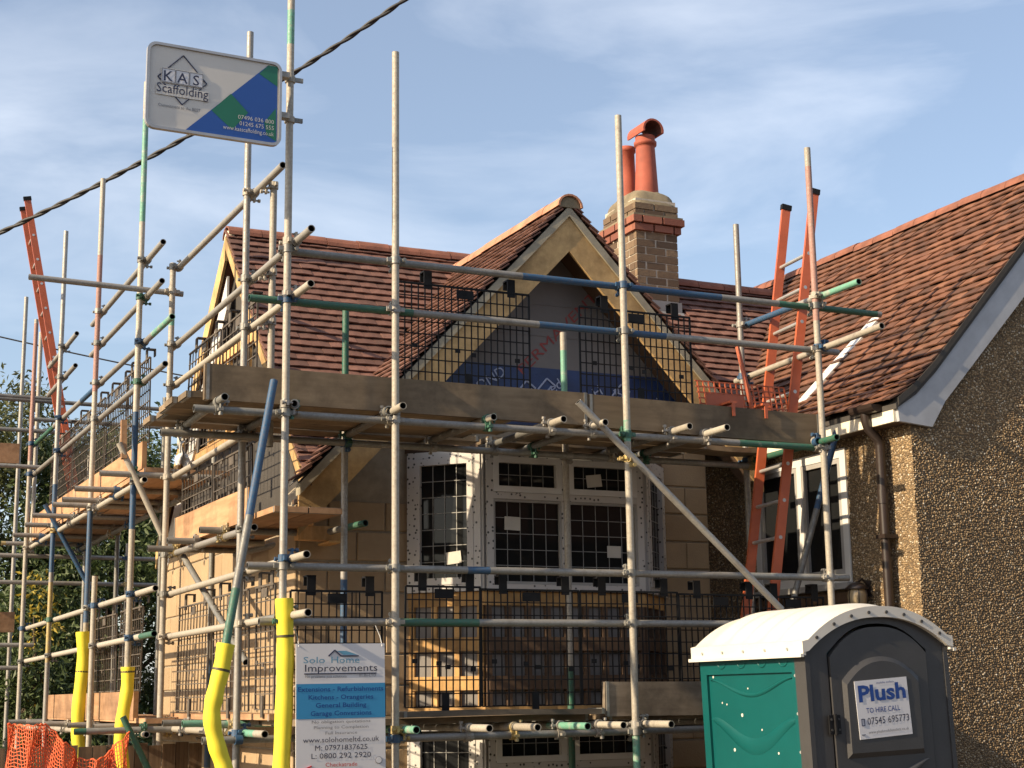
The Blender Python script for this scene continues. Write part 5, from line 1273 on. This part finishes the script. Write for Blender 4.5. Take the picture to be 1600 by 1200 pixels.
for i in range(8):
    b = MB(); x_, z_ = random.uniform(-D2 + .15, D2 - .12), random.uniform(1.2, 2.0); b.cyl((-W2 + .0195, x_, z_), (-W2 + .018, x_, z_), random.uniform(.005, .014), 'paper', 7); part('paint_splash', b, body)

# ------------------------------------------------------------------ orange netting draped at the lower left
def bez(p0, p1, p2, t_): return p0 * (1 - t_) ** 2 + p1 * 2 * t_ * (1 - t_) + p2 * t_ ** 2
mb = MB(); nu, nv = 76, 32; grid = []
top = [P(12, 1132, 'Y', 12.1), P(40, 1134, 'Y', 12.05), P(72, 1132, 'Y', 12.0), P(100, 1160, 'Y', 11.95), P(125, 1186, 'Y', 11.9), P(155, 1188, 'Y', 11.95), P(182, 1165, 'Y', 12.0), P(202, 1135, 'Y', 12.05)]
def spl(pts, t_):
    x_ = t_ * (len(pts) - 1); i = min(int(x_), len(pts) - 2); f_ = x_ - i; f_ = f_ * f_ * (3 - 2 * f_); return pts[i].lerp(pts[i + 1], f_)
for j in range(nv + 1):
    row = []
    for i in range(nu + 1):
        q = spl(top, i / nu); drop = j * .027
        row.append(q + V((.016 * math.sin(i * .55 + j * .2), .06 * math.sin(i * .33 + j * .1), -drop + .008 * math.sin(i * 1.7 + j))))
    grid.append(row)
for j in range(nv + 1):
    for i in range(nu + 1):
        if i < nu: mb.bar(grid[j][i], grid[j][i + 1], .0024 if j else .005, 'orange_net')
        if j < nv: mb.bar(grid[j][i], grid[j + 1][i], .0024, 'orange_net')
net = thing('netting', 'orange plastic barrier netting draped at the lower left corner', 'netting', grid[nv][nu // 2])
part('mesh_strands', mb, net, kind='stuff')

# ------------------------------------------------------------------ overhead cables
def cable(pts, r, label, twist=False):
    mb = MB(); pts = [V(q) for q in pts]; fine = []
    K = 60
    for i in range(K + 1):
        t_ = i / K; fine.append(bez(pts[0], pts[1], pts[2], t_))
    if twist:
        d = (pts[2] - pts[0]).normalized(); u = d.cross(V((0, 0, 1))).normalized(); w_ = d.cross(u); fine = [bez(pts[0], pts[1], pts[2], i / 700) for i in range(701)]
        for ph in (0, PI): mb.sweep([q + (u * math.cos(i * .16 + ph) + w_ * math.sin(i * .16 + ph)) * r * .5 for i, q in enumerate(fine)], r * .8, 'cable_black', 6)
    else: mb.sweep(fine, r, 'cable_black', 6)
    tag(part('overhead_cable', mb), label, 'cable')
a, b = P(0, 363, 'Y', 16.0), P(632, 0, 'Y', 13.0); c_ = P(318, 205, 'Y', 14.3); ctl = c_ * 2 - (a + b) / 2
da_, db_ = (a - ctl) * .35, (b - ctl) * .35
cable([a + da_ * 2.0, ctl - V((0, 0, .15)), b + db_ * 2.0], .021, 'thick twisted black overhead cable crossing the sky at upper left', True)
a, b = P(-200, 478, 'Y', 26), P(420, 612, 'Y', 24); cable([a, (a + b) / 2 - V((0, 0, .12)), b], .012, 'thin dark overhead wire behind the left scaffold')

# ------------------------------------------------------------------ plastic sheet caught at the deck corner
mb = MB(); path = [P(x_, y_, 'Y', 10.95) for x_, y_ in ((304, 640), (288, 662), (280, 690), (286, 712), (290, 726))]
vs = []; K = 16; nw = 7
for i in range(K + 1):
    c_ = spl(path, i / K); wd = .05 + .04 * math.sin(i * .5) 
    for j in range(nw + 1): vs.append(c_ + V((wd * (j / nw - .5) * 1.6, .04 * math.sin(j * 1.9 + i * .6), .02 * math.sin(j * 2.3 + i))))
fs = [(i * (nw + 1) + j, i * (nw + 1) + j + 1, (i + 1) * (nw + 1) + j + 1, (i + 1) * (nw + 1) + j) for i in range(K) for j in range(nw)]
mb.idx(vs, fs, 'sheet_white', True); mb.idx([q + V((.004, .006, 0)) for q in vs], [f[::-1] for f in fs], 'sheet_white', True)
tag(part('plastic_sheet', mb), 'crumpled white plastic sheet hanging behind the rear left pole', 'plastic sheet')

# ------------------------------------------------------------------ timber fence under the rear platform
fen = thing('timber_fence', 'brown vertical board fence below the left platforms', 'fence', (2.6, 13.1, .02))
for i in range(22):
    b = MB(); xx = .9 + i * .112; b.bx(xx, xx + .105, 13.1 + random.uniform(-.006, .006), 13.125, .05, 1.86 + random.uniform(-.012, .012), 'fence_wood'); part('fence_board', b, fen)
for zz in (.4, 1.55):
    b = MB(); b.bx(.85, 3.42, 13.13, 13.17, zz, zz + .07, 'fence_wood'); part('rail', b, fen)

# ------------------------------------------------------------------ trees behind
def tree(name, label, base, h_, rx, rz_, nleaf, key, seed, low=0.25, lean=0.0):
    rnd = random.Random(seed); base = V(base)
    t_ = thing('tree', label, 'tree', base, 'trees behind the left scaffold')
    mb = MB(); tops = []
    mb.sweep([base + V((lean * f_, .1 * math.sin(f_ * 3), h_ * .72 * f_)) for f_ in (0, .2, .45, .7, 1)], [.13, .11, .085, .055, .02], 'bark', 8)
    for i in range(16):
        f_ = rnd.uniform(.25, .98); a = rnd.uniform(0, 2 * PI); s_ = base + V((lean * f_, 0, h_ * .72 * f_)); r_ = rx * rnd.uniform(.5, .95) * (1.1 - .5 * f_)
        e = s_ + V((math.cos(a) * r_, math.sin(a) * r_, h_ * rnd.uniform(.05, .25))); m_ = (s_ + e) / 2 + V((0, 0, -.12))
        mb.sweep([s_, m_, e], [.04, .026, .008], 'bark', 5); tops += [e, m_.lerp(e, .5)]
    part('trunk', mb, t_)
    mb = MB(); cl = []
    for i in range(70):
        u = rnd.uniform(-1, 1); a = rnd.uniform(0, 2 * PI); rr = rnd.uniform(.45, 1) ** .6
        s_ = math.sqrt(max(0, 1 - u * u)); c_ = base + V((lean, 0, h_ * (low + (1 - low) / 2))) + V((math.cos(a) * s_ * rx * rr, math.sin(a) * s_ * rx * rr, u * h_ * (1 - low) / 2 * rr))
        cl.append((c_, rnd.uniform(.28, .62) * rz_))
    cl += [(q, .4 * rz_) for q in tops]
    for i in range(nleaf):
        c_, s_ = cl[rnd.randrange(len(cl))]
        q = c_ + V((rnd.gauss(0, s_ * .55), rnd.gauss(0, s_ * .55), rnd.gauss(0, s_ * .45)))
        l_ = rnd.uniform(.028, .060); d = V((rnd.gauss(0, 1), rnd.gauss(0, 1), rnd.gauss(-.4, .8))).normalized(); w_ = d.orthogonal().normalized(); w_.rotate(Matrix.Rotation(rnd.uniform(0, 6.3), 3, d)); w_ *= l_ * .38
        n_ = d.cross(w_).normalized() * l_ * .12
        mb.idx([q, q + d * l_ + w_ - n_, q + d * l_ * 2.1, q + d * l_ - w_ - n_], [(0, 1, 2, 3)], key)
    part('crown', mb, t_, kind='stuff')
tree('tree', 'dark bushy tree at the left edge behind the scaffold poles', (2.1, 22.5, .02), 6.9, 1.9, 1.0, 60000, 'leaf_olive', 1, .12)
tree('tree', 'dark evergreen tree seen under the rear platform', (4.3, 22.0, .02), 6.1, 1.9, 1.0, 60000, 'leaf_dark', 2, .05)
tree('tree', 'olive green tree between the rear poles and the house', (5.2, 24.5, .02), 6.6, 1.8, .9, 36000, 'leaf_olive', 3, .2)
tree('tree', 'tall thin-topped tree in the gap at the left edge', (1.0, 26.0, .02), 7.3, 2.0, 1.0, 40000, 'leaf_dark', 4, .1)
tree('tree', 'low leafy bush behind the lower rear guards', (3.0, 20.4, .02), 3.6, 1.6, .8, 44000, 'leaf_dark', 5, .0)
tree('tree', 'small yellow-leaved shrub beside the blue brace', (2.95, 19.3, .02), 3.7, .22, .30, 260, 'leaf_yellow', 6, .75)

# ------------------------------------------------------------------ unseen houses across the road, added to cut skylight and darken window reflections
def opposite(x0, x1, label, wallk):
    y1, y0, ez, rz2 = -9.5, -16.5, 5.6, 9.0
    h = thing('added_opposite_house', label, 'house', ((x0 + x1) / 2, -13, .02)); mb = MB()
    mb.bx(x0, x1, y0, y1, .02, ez, wallk); mb.prism([(x0, y0, ez), (x0, y1, ez), (x0, -13, rz2 - .1)], (x1 - x0, 0, 0), wallk); part('wall', mb, h)
    mb = MB(); mb.prism([(x0 - .2, y1 + .35, ez - .1), (x0 - .2, -13, rz2), (x0 - .2, y0 - .35, ez - .1), (x0 - .2, -13, rz2 - .25)][::-1], (x1 - x0 + .4, 0, 0), 'tile_old'); part('roof', mb, h)
    n_ = 3
    for i in range(n_):
        cx_ = x0 + (x1 - x0) * (i + .5) / n_
        for zz in (1.0, 3.6):
            if i == 1 and zz < 2:
                b = MB(); b.bx(cx_ - .5, cx_ + .5, y1 + .002, y1 + .06, .05, 2.1, 'ink_navy'); part('door', b, h); continue
            b = MB(); 
            for (a0, a1, c0, c1) in ((-.75, -.67, 0, 1.3), (.67, .75, 0, 1.3), (-.67, .67, 0, .08), (-.67, .67, 1.22, 1.3), (-.04, .04, .08, 1.22)): b.bx(cx_ + a0, cx_ + a1, y1 + .002, y1 + .05, zz + c0, zz + c1, 'white_pvc')
            wn = part('window', b, h); b = MB(); b.bx(cx_ - .67, cx_ + .67, y1 + .002, y1 + .02, zz + .08, zz + 1.22, 'glass'); part('pane', b, wn)
opposite(-22, -8.5, 'unseen added brown brick house across the road, left of the photographer', 'brick_yellow')
opposite(-7.5, 5, 'unseen added red brick house across the road, behind the photographer', 'brick_red')
opposite(6, 20, 'unseen added pebbledashed house across the road, right of the photographer', 'pebbledash')
